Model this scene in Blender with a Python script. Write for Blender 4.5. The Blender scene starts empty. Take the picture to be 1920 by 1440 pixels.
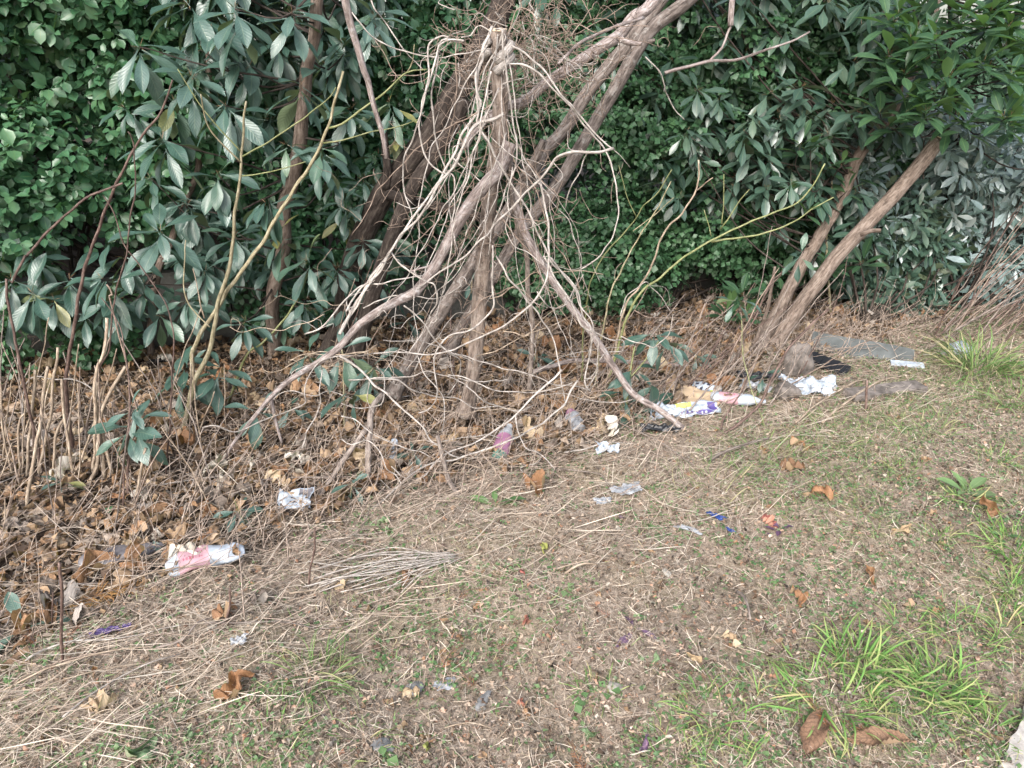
import bpy, math, random
import numpy as np
from mathutils import Vector, Matrix
rng = np.random.default_rng(11)
R = math.radians
scene = bpy.context.scene

# ------------------------------------------------------------------ camera
CH, PITCH, FPX = 1.5, 24.0, 1397.0
cam_d = bpy.data.cameras.new("camera"); cam = bpy.data.objects.new("camera", cam_d)
scene.collection.objects.link(cam); scene.camera = cam
cam.location = (0, 0, CH); cam.rotation_euler = (R(90 - PITCH), 0, 0)
cam_d.sensor_width = 36; cam_d.lens = 36 * FPX / 1920
cam_d.clip_start = .02; cam_d.clip_end = 500

# ------------------------------------------------------------------ overcast sky and sun
world = bpy.data.worlds.new("World"); scene.world = world; world.use_nodes = True
wn, wl = world.node_tree.nodes, world.node_tree.links
bg = wn["Background"]; bg.inputs[1].default_value = 0.15
sky = wn.new("ShaderNodeTexSky"); sky.sky_type = 'NISHITA'; sky.sun_disc = False
SUN_EL, SUN_ROT = 40, 200
sky.sun_elevation = R(SUN_EL); sky.sun_rotation = R(SUN_ROT)
sky.air_density = 1.2; sky.dust_density = 4; sky.ozone_density = 1
hs = wn.new("ShaderNodeHueSaturation"); hs.inputs['Saturation'].default_value = .58
wl.new(sky.outputs[0], hs.inputs['Color']); wl.new(hs.outputs[0], bg.inputs[0])
sun_d = bpy.data.lights.new("sun", 'SUN'); sun_d.energy = 1.0; sun_d.angle = R(18); sun_d.color = (1, .985, .965)
sun = bpy.data.objects.new("sun", sun_d); scene.collection.objects.link(sun)
az = R(SUN_ROT)
sdir = Vector((math.sin(az) * math.cos(R(SUN_EL)), math.cos(az) * math.cos(R(SUN_EL)), math.sin(R(SUN_EL))))
sun.rotation_euler = sdir.to_track_quat('Z', 'Y').to_euler(); sun.location = sdir * 20
scene.view_settings.view_transform = 'Standard'; scene.view_settings.look = 'None'
scene.view_settings.exposure = 1.47; scene.view_settings.gamma = 1
scene.cycles.max_bounces = 6; scene.cycles.diffuse_bounces = 3; scene.cycles.transparent_max_bounces = 6

# ------------------------------------------------------------------ projection helpers (pixels of the 1920x1440 photograph)
_c, _s = math.cos(R(PITCH)), math.sin(R(PITCH))
def ray(px, py):
    a, b = (px - 960) / FPX, -(py - 720) / FPX
    return np.array([a, _c + b * _s, -_s + b * _c])
def P(px, py, Y):
    d = ray(px, py); return np.array([0, 0, CH]) + d * (Y / d[1])
def sstep(t): t = np.clip(t, 0, 1); return t * t * (3 - 2 * t)
EA, EB = np.array([-1.39, 1.55]), np.array([3.3, 4.8])
_ed = (EB - EA) / np.linalg.norm(EB - EA); _en = np.array([-_ed[1], _ed[0]])
def edge_d(x, y): return (x - EA[0]) * _en[0] + (y - EA[1]) * _en[1] + .06 * np.sin(x * 3.1) + .04 * np.sin(x * 7.3 + 1)
WA, WB = np.array([-2.5, 3.9]), np.array([1.7, 5.2])
_wd = (WB - WA) / np.linalg.norm(WB - WA); _wn = np.array([-_wd[1], _wd[0]])
def wall_d(x, y): return (x - WA[0]) * _wn[0] + (y - WA[1]) * _wn[1]
def hgt(x, y):
    x = np.asarray(x, float); y = np.asarray(y, float)
    e = edge_d(x, y); near = np.exp(-((x - .5) ** 2 + (y - 3) ** 2) / 60)
    n = .014 * np.sin(x * 5.1 + 1.3 * np.sin(y * 3.7)) + .012 * np.sin(y * 6.3 + 1.7 * np.sin(x * 4.1 + 2)) + .007 * np.sin(x * 13 + y * 11 + np.sin(x * 9)) + .004 * np.sin(x * 23 - y * 17 + 1)
    return -.06 * sstep(e / .7) + n * near + .30 * sstep((wall_d(x, y) - .06) / .1) * sstep((x + 9) / .5)
def G(px, py, h=0.0):
    z = 0.0
    for _ in range(4):
        d = ray(px, py); t = (z + h - CH) / d[2]
        x, y = d[0] * t, d[1] * t; z = float(hgt(x, y))
    return np.array([x, y, z + h])

# ------------------------------------------------------------------ object helpers
COL = scene.collection
def tag(o, label=None, cat=None, group=None, kind=None):
    if label: o['label'] = label
    if cat: o['category'] = cat
    if group: o['group'] = group
    if kind: o['kind'] = kind
    return o
def empty(name, loc, label=None, cat=None, group=None, rot=(0, 0, 0)):
    o = bpy.data.objects.new(name, None); COL.objects.link(o); o.location = loc; o.rotation_euler = rot
    o.empty_display_size = .05
    return tag(o, label, cat, group)
class MB:
    """collects vertices / faces / leaf coordinates into one mesh"""
    def __init__(s): s.V, s.Q, s.T, s.A, s.n = [], [], [], [], 0
    def add(s, V, Q=None, T=None, A=None):
        V = np.asarray(V, np.float32).reshape(-1, 3)
        if Q is not None and len(Q): s.Q.append(np.asarray(Q, np.int64) + s.n)
        if T is not None and len(T): s.T.append(np.asarray(T, np.int64) + s.n)
        s.A.append(np.zeros_like(V) if A is None else np.asarray(A, np.float32).reshape(-1, 3))
        s.V.append(V); s.n += len(V); return s
    def mesh(s, name, mat, smooth=True, origin=None):
        V = np.concatenate(s.V)
        if origin is not None: V = V - np.asarray(origin, np.float32)
        A = np.concatenate(s.A)
        Q = np.concatenate(s.Q) if s.Q else np.zeros((0, 4), int); T = np.concatenate(s.T) if s.T else np.zeros((0, 3), int)
        me = bpy.data.meshes.new(name); me.vertices.add(len(V)); me.vertices.foreach_set('co', V.ravel())
        li = np.concatenate([Q.ravel(), T.ravel()]).astype(np.int32)
        me.loops.add(len(li)); me.loops.foreach_set('vertex_index', li)
        me.polygons.add(len(Q) + len(T))
        ls = np.concatenate([np.arange(len(Q)) * 4, len(Q) * 4 + np.arange(len(T)) * 3]).astype(np.int32)
        me.polygons.foreach_set('loop_start', ls)
        me.polygons.foreach_set('use_smooth', np.full(len(ls), smooth))
        at = me.attributes.new('lc', 'FLOAT_VECTOR', 'POINT'); at.data.foreach_set('vector', A.ravel())
        me.update(calc_edges=True); me.materials.append(mat)
        return me
    def build(s, name, mat, parent=None, smooth=True, origin=None):
        if parent is not None: origin = np.array(parent.matrix_basis.translation) if parent.rotation_euler[2] == 0 else origin
        me = s.mesh(name, mat, smooth, origin)
        o = bpy.data.objects.new(name, me); COL.objects.link(o)
        if parent is not None: o.parent = parent
        elif origin is not None: o.location = origin
        return o

def crom(pts, step=.03):
    pts = np.asarray(pts, float)
    if len(pts) < 3:
        n = max(2, int(np.linalg.norm(pts[1] - pts[0]) / step)); t = np.linspace(0, 1, n)[:, None]
        return pts[0] * (1 - t) + pts[1] * t
    p = np.vstack([2 * pts[0] - pts[1], pts, 2 * pts[-1] - pts[-2]]); out = []
    for i in range(1, len(p) - 2):
        n = max(2, int(np.linalg.norm(p[i + 1][:3] - p[i][:3]) / step)); t = np.linspace(0, 1, n, endpoint=False)[:, None]
        a, b, c, d = p[i - 1], p[i], p[i + 1], p[i + 2]
        out.append(.5 * (2 * b + (c - a) * t + (2 * a - 5 * b + 4 * c - d) * t ** 2 + (3 * b - a - 3 * c + d) * t ** 3))
    return np.vstack(out + [p[-2][None]])
def tube(pts, r0, r1=None, sides=6, step=.03, wob=0.0, bark=0.0, knots=0.0, smooth=True, taper_tip=False, flare=0):
    """swept tube along a smoothed path; returns V,Q,T,A"""
    r1 = r0 if r1 is None else r1
    c = crom(pts, step) if smooth else np.asarray(pts, float)
    n = len(c); L = np.concatenate([[0], np.cumsum(np.linalg.norm(np.diff(c, axis=0), axis=1))])
    if wob:
        ph = rng.uniform(0, 6.28, (3, 3)); fr = np.array([14, 31, 57]) * rng.uniform(.8, 1.2, 3)
        for k in range(3): c[:, k] += wob * sum(np.sin(L * fr[j] + ph[k, j]) / (1 + j) for j in range(3)) * np.clip(np.minimum(L, L[-1] - L) / .05, .15, 1)
    t = L / max(L[-1], 1e-6); rad = r0 + (r1 - r0) * t
    if knots:
        for kp in np.arange(rng.uniform(0, .08), L[-1], rng.uniform(.06, .12)): rad = rad * (1 + knots * np.exp(-((L - kp) / .007) ** 2))
    if flare: rad = rad * (1 + flare * np.exp(-L / .05))
    if taper_tip: rad = rad * np.clip((1 - t) * 6, .15, 1)
    tan = np.gradient(c, axis=0); tan /= np.linalg.norm(tan, axis=1)[:, None] + 1e-9
    u = np.cross(tan[0], [0, 0, 1.0]);
    if np.linalg.norm(u) < .05: u = np.cross(tan[0], [1.0, 0, 0])
    u /= np.linalg.norm(u); U = np.zeros_like(c)
    for i in range(n):
        u = u - tan[i] * np.dot(u, tan[i]); u /= np.linalg.norm(u) + 1e-9; U[i] = u
    W = np.cross(tan, U); a = np.linspace(0, 2 * np.pi, sides, endpoint=False)
    rr = rad[:, None] * np.ones(sides)[None]
    if bark:
        p = rng.uniform(0, 6.28, 6)
        rr = rr * (1 + bark * (np.sin(a * 2 + p[0] + 3 * np.sin(L * 2.1 + p[5]))[..., :] if False else (np.sin(a[None] * 2 + p[0] + 1.5 * np.sin(L[:, None] * 4 + p[5])) * .5
             + np.sin(a[None] * 3 + p[1] + L[:, None] * 5) * .35 + np.sin(a[None] * 5 + p[2] + L[:, None] * 13) * .25 + np.sin(L[:, None] * 23 + p[3]) * .2 + np.sin(a[None] * 4 - L[:, None] * 41 + p[4]) * .15)))
    V = c[:, None] + rr[..., None] * (np.cos(a)[None, :, None] * U[:, None] + np.sin(a)[None, :, None] * W[:, None])
    A = np.stack([rr * np.cos(a), rr * np.sin(a), np.repeat(L[:, None], sides, 1)], -1)
    i = np.arange(n - 1)[:, None]; j = np.arange(sides)[None]; j2 = (j + 1) % sides
    Q = np.stack([i * sides + j, i * sides + j2, (i + 1) * sides + j2, (i + 1) * sides + j], -1).reshape(-1, 4)
    V = np.vstack([V.reshape(-1, 3), c[0], c[-1]]); A = np.vstack([A.reshape(-1, 3), [0, 0, 0], [0, 0, L[-1]]])
    m = n * sides; jj = np.arange(sides); j2 = (jj + 1) % sides
    T = np.vstack([np.stack([np.full(sides, m), j2, jj], -1), np.stack([np.full(sides, m + 1), (n - 1) * sides + jj, (n - 1) * sides + j2], -1)])
    return V, Q, T, A

# ------------------------------------------------------------------ leaf templates and scattering
def leaf_tpl(ny=6, nx=2, wid=.3, peak=.5, bend=.5, fold=.25, pet=.12, curl=0, crump=0, sharp=.8, hook=0, seed=0):
    rg = np.random.default_rng(seed)
    ys = np.concatenate([[0], np.linspace(pet, 1, ny)]) if pet > 0 else np.linspace(0, 1, ny + 1)
    a = math.log(.5) / math.log(peak)
    u = np.clip((ys - pet) / (1 - pet), 0, 1); w = wid / 2 * np.sin(np.pi * u ** a) ** sharp
    w = np.maximum(w, .012 if pet > 0 else .004); w[-1] = .004
    xn = np.linspace(-1, 1, nx + 1)
    X = xn[None] * w[:, None]; Z = fold * np.abs(X)
    if curl:
        cu = curl * (1 + .4 * np.sin(ys * 5 + seed))[:, None]
        Rr = w[:, None] / cu; Z = Rr * (1 - np.cos(cu * xn[None])) ; X = Rr * np.sin(cu * xn[None])
    if crump:
        f = rg.uniform(4, 9, 4); p = rg.uniform(0, 6, 4)
        Z = Z + crump * wid * (np.sin(ys[:, None] * f[0] + xn[None] * 2.5 + p[0]) * .3 + np.sin(ys[:, None] * f[1] * 2 - xn[None] * 4 + p[1]) * .18 + rg.normal(0, .07, X.shape))
        X = X * (1 + crump * .3 * np.sin(ys[:, None] * 14 + p[2])) + crump * wid * .25 * np.sin(ys[:, None] * f[2] + p[3])
    ang = bend * ys + hook * ys ** 3; dy = np.diff(ys, prepend=0)
    cy = np.cumsum(dy * np.cos(ang)); cz = -np.cumsum(dy * np.sin(ang))
    V = np.stack([X, cy[:, None] + Z * np.sin(ang)[:, None], cz[:, None] + Z * np.cos(ang)[:, None]], -1).reshape(-1, 3)
    A = np.stack([np.broadcast_to(xn[None], X.shape), np.broadcast_to(ys[:, None], X.shape)], -1).reshape(-1, 2)
    i = np.arange(len(ys) - 1)[:, None]; j = np.arange(nx)[None]; s = nx + 1
    Q = np.stack([i * s + j, i * s + j + 1, (i + 1) * s + j + 1, (i + 1) * s + j], -1).reshape(-1, 4)
    return V, Q, A
def scatter(mb, tpls, M, T, rnd, ti=None):
    if ti is None: ti = rng.integers(0, len(tpls), len(T))
    for k, (V, Q, A) in enumerate(tpls):
        ix = np.where(ti == k)[0]
        if not len(ix): continue
        m, n = len(ix), len(V)
        VV = np.einsum('mij,nj->mni', M[ix], V) + T[ix][:, None]
        QQ = (Q[None] + (np.arange(m) * n)[:, None, None]).reshape(-1, 4)
        AA = np.concatenate([np.broadcast_to(A[None], (m, n, 2)), np.broadcast_to(rnd[ix][:, None, None], (m, n, 1))], -1)
        mb.add(VV, QQ, None, AA)
def nrm(v): return v / (np.linalg.norm(v, axis=-1, keepdims=True) + 1e-9)
def frames(d, up, size, wscale=None):
    d = nrm(d); x = nrm(np.cross(d, up)); z = np.cross(x, d)
    M = np.stack([x, d, z], -1) * size[:, None, None]
    if wscale is not None: M[:, :, 0] *= wscale[:, None]
    return M
def whorls(mb, tpls, pos, axis, nl=(6, 10), size=.1, th=(45, 100), grav=.5, off=.01, sv=.25, upz=.6, rset=None):
    pos = np.asarray(pos, float); axis = nrm(np.asarray(axis, float)); n = len(pos)
    if np.isscalar(size): size = np.full(n, size)
    cnt = rng.integers(nl[0], nl[1] + 1, n); w = np.repeat(np.arange(n), cnt); m = len(w)
    k = np.concatenate([np.arange(c) for c in cnt]) ; ph = k * 2.399 + rng.uniform(0, 6.28, n)[w] + rng.normal(0, .25, m)
    theta = np.radians(th[0] + (th[1] - th[0]) * (k / cnt[w]) + rng.normal(0, 9, m))
    a = axis[w]; ref = np.where(np.abs(a[:, 2:3]) > .9, [[1.0, 0, 0]], [[0, 0, 1.0]]); e1 = nrm(np.cross(a, ref)); e2 = np.cross(a, e1)
    d = a * np.cos(theta)[:, None] + (e1 * np.cos(ph)[:, None] + e2 * np.sin(ph)[:, None]) * np.sin(theta)[:, None]
    d = nrm(d); d[:, 2] -= grav * rng.uniform(.5, 1.3, m); d = nrm(d)
    up = a + np.array([0, 0, upz]) + rng.normal(0, .22, (m, 3))
    sz = size[w] * (1 + rng.uniform(-sv, sv, m)); rn = np.clip(rng.uniform(0, 1, n)[w] * .5 + rng.uniform(0, 1, m) * .5, 0, 1)
    M = frames(d, up, sz, rng.uniform(.85, 1.15, m)); T = pos[w] + d * (off * rng.uniform(.3, 1.5, m))[:, None] - a * (off * k)[:, None] * .6
    if rset is not None: rn = np.full(m, float(rset))
    scatter(mb, tpls, M, T, rn)
def lump_points(cents, rads, n, front=-.25, fd=(0, -1, .15), shell=(.72, 1.08)):
    """points on the shells of ellipsoidal lumps, denser outside; returns positions and outward axes"""
    cents = np.asarray(cents, float); rads = np.asarray(rads, float)
    area = rads[:, 0] * rads[:, 2]; pr = area / area.sum(); ix = rng.choice(len(cents), n * 2, p=pr)
    v = nrm(rng.normal(0, 1, (n * 2, 3))); ok = v @ nrm(np.array(fd, float)) > front; v, ix = v[ok][:n], ix[ok][:n]
    rr = rng.uniform(shell[0], shell[1], len(v)) * (1 + .13 * np.sin(v[:, 0] * 7 + ix) * np.sin(v[:, 2] * 8 + ix * 2))
    return cents[ix] + v * rads[ix] * rr[:, None], nrm(v / rads[ix] * rads[ix].mean())
# ------------------------------------------------------------------ materials
def mat_new(name):
    m = bpy.data.materials.new(name); m.use_nodes = True
    return m, m.node_tree.nodes, m.node_tree.links, m.node_tree.nodes['Principled BSDF']
def ramp(nodes, cols, interp='LINEAR'):
    r = nodes.new('ShaderNodeValToRGB'); cr = r.color_ramp; cr.interpolation = interp
    while len(cr.elements) < len(cols): cr.elements.new(.5)
    for i, c in enumerate(cols):
        if len(c) == 2: p, c = c
        else: p = i / max(1, len(cols) - 1)
        cr.elements[i].position = p; cr.elements[i].color = (*c, 1)
    return r
def mth(nodes, links, op, a, b=None, clamp=False):
    n = nodes.new('ShaderNodeMath'); n.operation = op; n.use_clamp = clamp
    for i, v in enumerate((a, b)):
        if v is None: continue
        if isinstance(v, (int, float)): n.inputs[i].default_value = v
        else: links.new(v, n.inputs[i])
    return n.outputs[0]
def mixc(nodes, links, fac, a, b, mode='MIX'):
    n = nodes.new('ShaderNodeMix'); n.data_type = 'RGBA'; n.blend_type = mode
    for s, v in ((0, fac), (6, a), (7, b)):
        if isinstance(v, (int, float)): n.inputs[s].default_value = v
        elif isinstance(v, tuple): n.inputs[s].default_value = (*v, 1)
        else: links.new(v, n.inputs[s])
    return n.outputs[2]
def noise(nodes, links, scale, detail=4, vec=None, rough=.6):
    n = nodes.new('ShaderNodeTexNoise'); n.inputs['Scale'].default_value = scale; n.inputs['Detail'].default_value = detail
    n.inputs['Roughness'].default_value = rough
    if vec is not None: links.new(vec, n.inputs['Vector'])
    return n.outputs['Fac']
def leaf_mat(name, cols, back=None, rough=.42, veins=0.0, rib=(.12, .18, .09), ribw=.07, transl=.2, spots=0, by_object=False, spec=.5, edge=None):
    m, N, L, bs = mat_new(name)
    at = N.new('ShaderNodeAttribute'); at.attribute_name = 'lc'; sp = N.new('ShaderNodeSeparateXYZ'); L.new(at.outputs['Vector'], sp.inputs[0])
    x, y, r = sp.outputs
    if by_object:
        oi = N.new('ShaderNodeObjectInfo'); r = oi.outputs['Random']
    rp = ramp(N, cols); L.new(r, rp.inputs[0]); col = rp.outputs[0]
    geo = N.new('ShaderNodeNewGeometry'); tc = N.new('ShaderNodeTexCoord')
    nz = noise(N, L, 38, 3, tc.outputs['Object']); f = mth(N, L, 'MULTIPLY_ADD', nz, .7); 
    f.node.inputs[2].default_value = .62
    col = mixc(N, L, 1.0, col, f, 'MULTIPLY')
    ax = mth(N, L, 'ABSOLUTE', x)
    if rib is not None:
        rf = mth(N, L, 'LESS_THAN', ax, ribw); col = mixc(N, L, mth(N, L, 'MULTIPLY', rf, .75), col, rib)
    h = None
    if veins:
        v = mth(N, L, 'SINE', mth(N, L, 'ADD', mth(N, L, 'MULTIPLY', y, 75), mth(N, L, 'MULTIPLY', ax, -14)))
        vv = mth(N, L, 'POWER', mth(N, L, 'MULTIPLY', mth(N, L, 'ADD', v, 1), .5), 5)
        col = mixc(N, L, mth(N, L, 'MULTIPLY', vv, veins), col, rib); h = vv
    if spots:
        sn = noise(N, L, 60, 2, tc.outputs['Object']); s2 = ramp(N, [(.5, (0, 0, 0)), (.62, (1, 1, 1))]); L.new(sn, s2.inputs[0])
        col = mixc(N, L, mth(N, L, 'MULTIPLY', s2.outputs[0], spots), col, (.04, .022, .012))
    if edge is not None:
        ef = ramp(N, [(.55, (0, 0, 0)), (1, (1, 1, 1))]); L.new(ax, ef.inputs[0]); col = mixc(N, L, mth(N, L, 'MULTIPLY', ef.outputs[0], .7), col, edge)
    if back is not None: col = mixc(N, L, geo.outputs['Backfacing'], col, back)
    if not by_object: col = mixc(N, L, mth(N, L, 'GREATER_THAN', r, 1.5), col, (.20, .12, .065))
    L.new(col, bs.inputs['Base Color']); bs.inputs['Roughness'].default_value = rough; bs.inputs['Specular IOR Level'].default_value = spec
    bp = N.new('ShaderNodeBump'); bp.inputs['Strength'].default_value = .35; bp.inputs['Distance'].default_value = .002
    L.new(mth(N, L, 'ADD', nz, h) if h is not None else nz, bp.inputs['Height']); L.new(bp.outputs[0], bs.inputs['Normal'])
    if transl:
        tr = N.new('ShaderNodeBsdfTranslucent'); L.new(mixc(N, L, 1.0, col, (1.5, 1.7, .9), 'MULTIPLY'), tr.inputs[0])
        mx = N.new('ShaderNodeMixShader'); mx.inputs[0].default_value = transl; L.new(bs.outputs[0], mx.inputs[1]); L.new(tr.outputs[0], mx.inputs[2])
        L.new(mx.outputs[0], N['Material Output'].inputs[0])
    return m
def bark_mat(name, c0, c1, c2, sc=1.0, rough=.85, bump=.6, lich=None, rvar=.35):
    m, N, L, bs = mat_new(name)
    at = N.new('ShaderNodeAttribute'); at.attribute_name = 'lc'
    mp = N.new('ShaderNodeMapping'); mp.inputs['Scale'].default_value = (sc * 60, sc * 60, sc * 14); L.new(at.outputs['Vector'], mp.inputs[0])
    oi = N.new('ShaderNodeObjectInfo'); ad = N.new('ShaderNodeVectorMath'); L.new(mp.outputs[0], ad.inputs[0])
    cb = N.new('ShaderNodeCombineXYZ'); L.new(mth(N, L, 'MULTIPLY', oi.outputs['Random'], 40), cb.inputs[2]); L.new(cb.outputs[0], ad.inputs[1])
    n1 = noise(N, L, 1, 6, ad.outputs[0], .7)
    mp2 = N.new('ShaderNodeMapping'); mp2.inputs['Scale'].default_value = (sc * 30, sc * 30, sc * 45); L.new(at.outputs['Vector'], mp2.inputs[0])
    n2 = noise(N, L, 1, 3, mp2.outputs[0])
    rp = ramp(N, [(.36, c0), (.5, c1), (.64, c2)]); L.new(n1, rp.inputs[0]); col = rp.outputs[0]
    l2 = ramp(N, [(.55, (0, 0, 0)), (.7, (1, 1, 1))]); L.new(n2, l2.inputs[0])
    col = mixc(N, L, mth(N, L, 'MULTIPLY', l2.outputs[0], .5), col, lich or c2)
    mp3 = N.new('ShaderNodeMapping'); mp3.inputs['Scale'].default_value = (sc * 110, sc * 110, sc * 16); L.new(at.outputs['Vector'], mp3.inputs[0]); n3 = noise(N, L, 1, 4, mp3.outputs[0], .7)
    ck = ramp(N, [(.38, (.58, .56, .55)), (.47, (1, 1, 1))]); L.new(n3, ck.inputs[0]); col = mixc(N, L, 1.0, col, ck.outputs[0], 'MULTIPLY')
    f = mth(N, L, 'ADD', mth(N, L, 'MULTIPLY', oi.outputs['Random'], rvar), 1 - rvar / 2); col = mixc(N, L, 1.0, col, f, 'MULTIPLY')
    L.new(col, bs.inputs['Base Color']); bs.inputs['Roughness'].default_value = rough; bs.inputs['Specular IOR Level'].default_value = .3
    bp = N.new('ShaderNodeBump'); bp.inputs['Strength'].default_value = bump; bp.inputs['Distance'].default_value = .004; L.new(mth(N, L, 'ADD', n1, ck.outputs[0]), bp.inputs['Height'])
    L.new(bp.outputs[0], bs.inputs['Normal']); return m
def plain(name, col, rough=.5, var=.25, scale=30, col2=None, bump=.3, spec=.5, trans=0, alpha=1, metal=0):
    m, N, L, bs = mat_new(name); tc = N.new('ShaderNodeTexCoord')
    n = noise(N, L, scale, 5, tc.outputs['Object']); rp = ramp(N, [(.35, tuple(c * (1 - var) for c in col)), (.65, col2 or col)]); L.new(n, rp.inputs[0])
    L.new(rp.outputs[0], bs.inputs['Base Color']); bs.inputs['Roughness'].default_value = rough; bs.inputs['Specular IOR Level'].default_value = spec
    bs.inputs['Transmission Weight'].default_value = trans; bs.inputs['Alpha'].default_value = alpha; bs.inputs['Metallic'].default_value = metal
    bp = N.new('ShaderNodeBump'); bp.inputs['Strength'].default_value = bump; bp.inputs['Distance'].default_value = .002; L.new(n, bp.inputs['Height']); L.new(bp.outputs[0], bs.inputs['Normal'])
    return m
def ribbon_mat(name, cols, rough=.7, transl=.15, tipdry=None, by_object=False):
    m, N, L, bs = mat_new(name)
    at = N.new('ShaderNodeAttribute'); at.attribute_name = 'lc'; sp = N.new('ShaderNodeSeparateXYZ'); L.new(at.outputs['Vector'], sp.inputs[0])
    rp = ramp(N, cols); L.new(sp.outputs[2], rp.inputs[0]); col = rp.outputs[0]
    if tipdry: 
        tf = ramp(N, [(.55, (0, 0, 0)), (1, (1, 1, 1))]); L.new(sp.outputs[1], tf.inputs[0]); col = mixc(N, L, mth(N, L, 'MULTIPLY', tf.outputs[0], .8), col, tipdry)
    L.new(col, bs.inputs['Base Color']); bs.inputs['Roughness'].default_value = rough; bs.inputs['Specular IOR Level'].default_value = .3
    if transl:
        tr = N.new('ShaderNodeBsdfTranslucent'); L.new(col, tr.inputs[0]); mx = N.new('ShaderNodeMixShader'); mx.inputs[0].default_value = transl
        L.new(bs.outputs[0], mx.inputs[1]); L.new(tr.outputs[0], mx.inputs[2]); L.new(mx.outputs[0], N['Material Output'].inputs[0])
    return m
M = {}
M['big'] = leaf_mat('big_evergreen_leaf', [(0, (.026, .068, .048)), (.35, (.046, .096, .076)), (.65, (.064, .116, .096)), (.86, (.06, .12, .07)), (.93, (.22, .22, .08))], (.11, .15, .085), .38, .08, (.12, .17, .12), .045, .14, spec=.8)
M['small'] = leaf_mat('small_hedge_leaf', [(.024, .08, .038), (.042, .115, .056), (.060, .145, .072), (.085, .18, .085)], (.07, .13, .06), .38, 0, (.09, .16, .06), .06, .2)
M['ivy'] = leaf_mat('small_dark_leaf', [(.024, .075, .034), (.038, .10, .045), (.055, .13, .058), (.075, .16, .065)], (.06, .11, .06), .45, 0, (.06, .11, .05), .08, .2)
M['dark'] = leaf_mat('dark_evergreen_leaf', [(.028, .064, .044), (.044, .088, .064), (.062, .108, .082), (.078, .125, .08)], (.10, .13, .08), .34, 0, (.12, .16, .10), .06, .12, spec=.8)
M['bright'] = leaf_mat('fresh_green_leaf', [(.026, .065, .036), (.038, .088, .045), (.055, .115, .056)], (.10, .18, .07), .42, 0, (.12, .2, .08), .06, .25)
M['sky_sheen'] = leaf_mat('leaf_painted_sky_sheen', [(.07, .12, .11), (.12, .18, .17), (.21, .28, .285), (.40, .48, .51)], (.34, .39, .39), .25, 0, (.2, .25, .2), .06, .12, spec=.9)  # pale blue tones paint the sky's reflection into the base colour
M['back'] = leaf_mat('deep_shade_leaf', [(.035, .075, .045), (.05, .10, .058), (.07, .125, .07)], (.05, .08, .045), .5, 0, None, 0, .1)
M['bud'] = leaf_mat('leaf_stalk', [(.16, .09, .05), (.22, .14, .08)], None, .6, 0, None, 0, 0)
M['dead1'] = leaf_mat('dead_leaf_orange', [(.33, .17, .085), (.27, .14, .07), (.38, .23, .13), (.20, .11, .06)], (.36, .25, .16), .7, .45, (.2, .11, .06), .05, .2, .5, True)
M['dead5'] = leaf_mat('dead_leaf_ridged', [(.24, .14, .085), (.20, .115, .07)], (.30, .21, .14), .75, .6, (.11, .065, .04), .04, .1, .5, True)
M['dead2'] = leaf_mat('dead_leaf_tan', [(.42, .30, .18), (.34, .24, .15), (.48, .36, .24)], (.46, .36, .25), .75, .3, (.24, .16, .1), .05, .2, .3, True)
M['dead3'] = leaf_mat('dead_leaf_grey', [(.22, .18, .15), (.16, .125, .105), (.28, .24, .21)], (.32, .28, .25), .8, .25, (.14, .11, .09), .05, .1, .5, True)
M['dead4'] = leaf_mat('dead_leaf_pale', [(.52, .47, .41), (.45, .40, .34), (.60, .55, .5)], (.58, .54, .49), .8, .25, (.36, .3, .25), .05, .2, .2, True)
M['deadmix'] = leaf_mat('litter_leaves', [(.06, .04, .03), (.14, .09, .06), (.32, .18, .09), (.18, .13, .09), (.15, .12, .10), (.34, .29, .25), (.38, .24, .13), (.09, .07, .055)], (.32, .22, .14), .78, .2, (.2, .12, .07), .05, .15, .5)
M['red'] = leaf_mat('dead_leaf_red', [(.30, .10, .085), (.27, .11, .08)], (.4, .2, .14), .6, .3, (.3, .1, .06), .05, .2, .2, True)
M['yellow'] = leaf_mat('dead_leaf_yellow', [(.36, .35, .10), (.30, .32, .10)], (.45, .45, .14), .6, .3, (.5, .45, .15), .05, .25, .15, True)
M['green1'] = leaf_mat('fallen_green_leaf', [(.16, .24, .12), (.10, .17, .09)], (.3, .34, .22), .55, .3, (.25, .3, .18), .05, .2, .2, True)
M['purple'] = leaf_mat('purple_weed_leaf', [(.10, .055, .11), (.13, .08, .14)], (.17, .12, .17), .5, .2, (.2, .1, .16), .08, .15)
M['weed'] = leaf_mat('weed_leaf', [(.055, .12, .05), (.085, .165, .06), (.14, .23, .09), (.13, .17, .10)], (.16, .22, .12), .5, 0, (.18, .25, .12), .08, .25)
M['bits'] = leaf_mat('ground_bits', [(.08, .064, .055), (.25, .175, .13), (.40, .30, .225), (.15, .10, .08), (.48, .38, .30), (.10, .075, .06), (.36, .19, .12), (.56, .48, .41), (.11, .13, .075), (.20, .155, .13)], (.26, .20, .155), .85, 0, None, 0, .1)
M['crumbs_dark'] = leaf_mat('litter_crumbs', [(.04, .03, .022), (.10, .07, .05), (.20, .13, .085), (.13, .10, .08), (.26, .21, .17), (.07, .055, .045)], (.2, .15, .11), .9, 0, None, 0, .05)
M['frond'] = ribbon_mat('dry_frond', [(.36, .15, .06), (.28, .11, .05), (.42, .2, .09)])
M['frond_y'] = ribbon_mat('dry_frond_ochre', [(.34, .19, .07), (.26, .14, .06), (.40, .25, .10)])
M['straw'] = ribbon_mat('straw', [(.22, .165, .125), (.42, .335, .26), (.56, .47, .38), (.64, .57, .48), (.34, .26, .20), (.50, .44, .375)])
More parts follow.
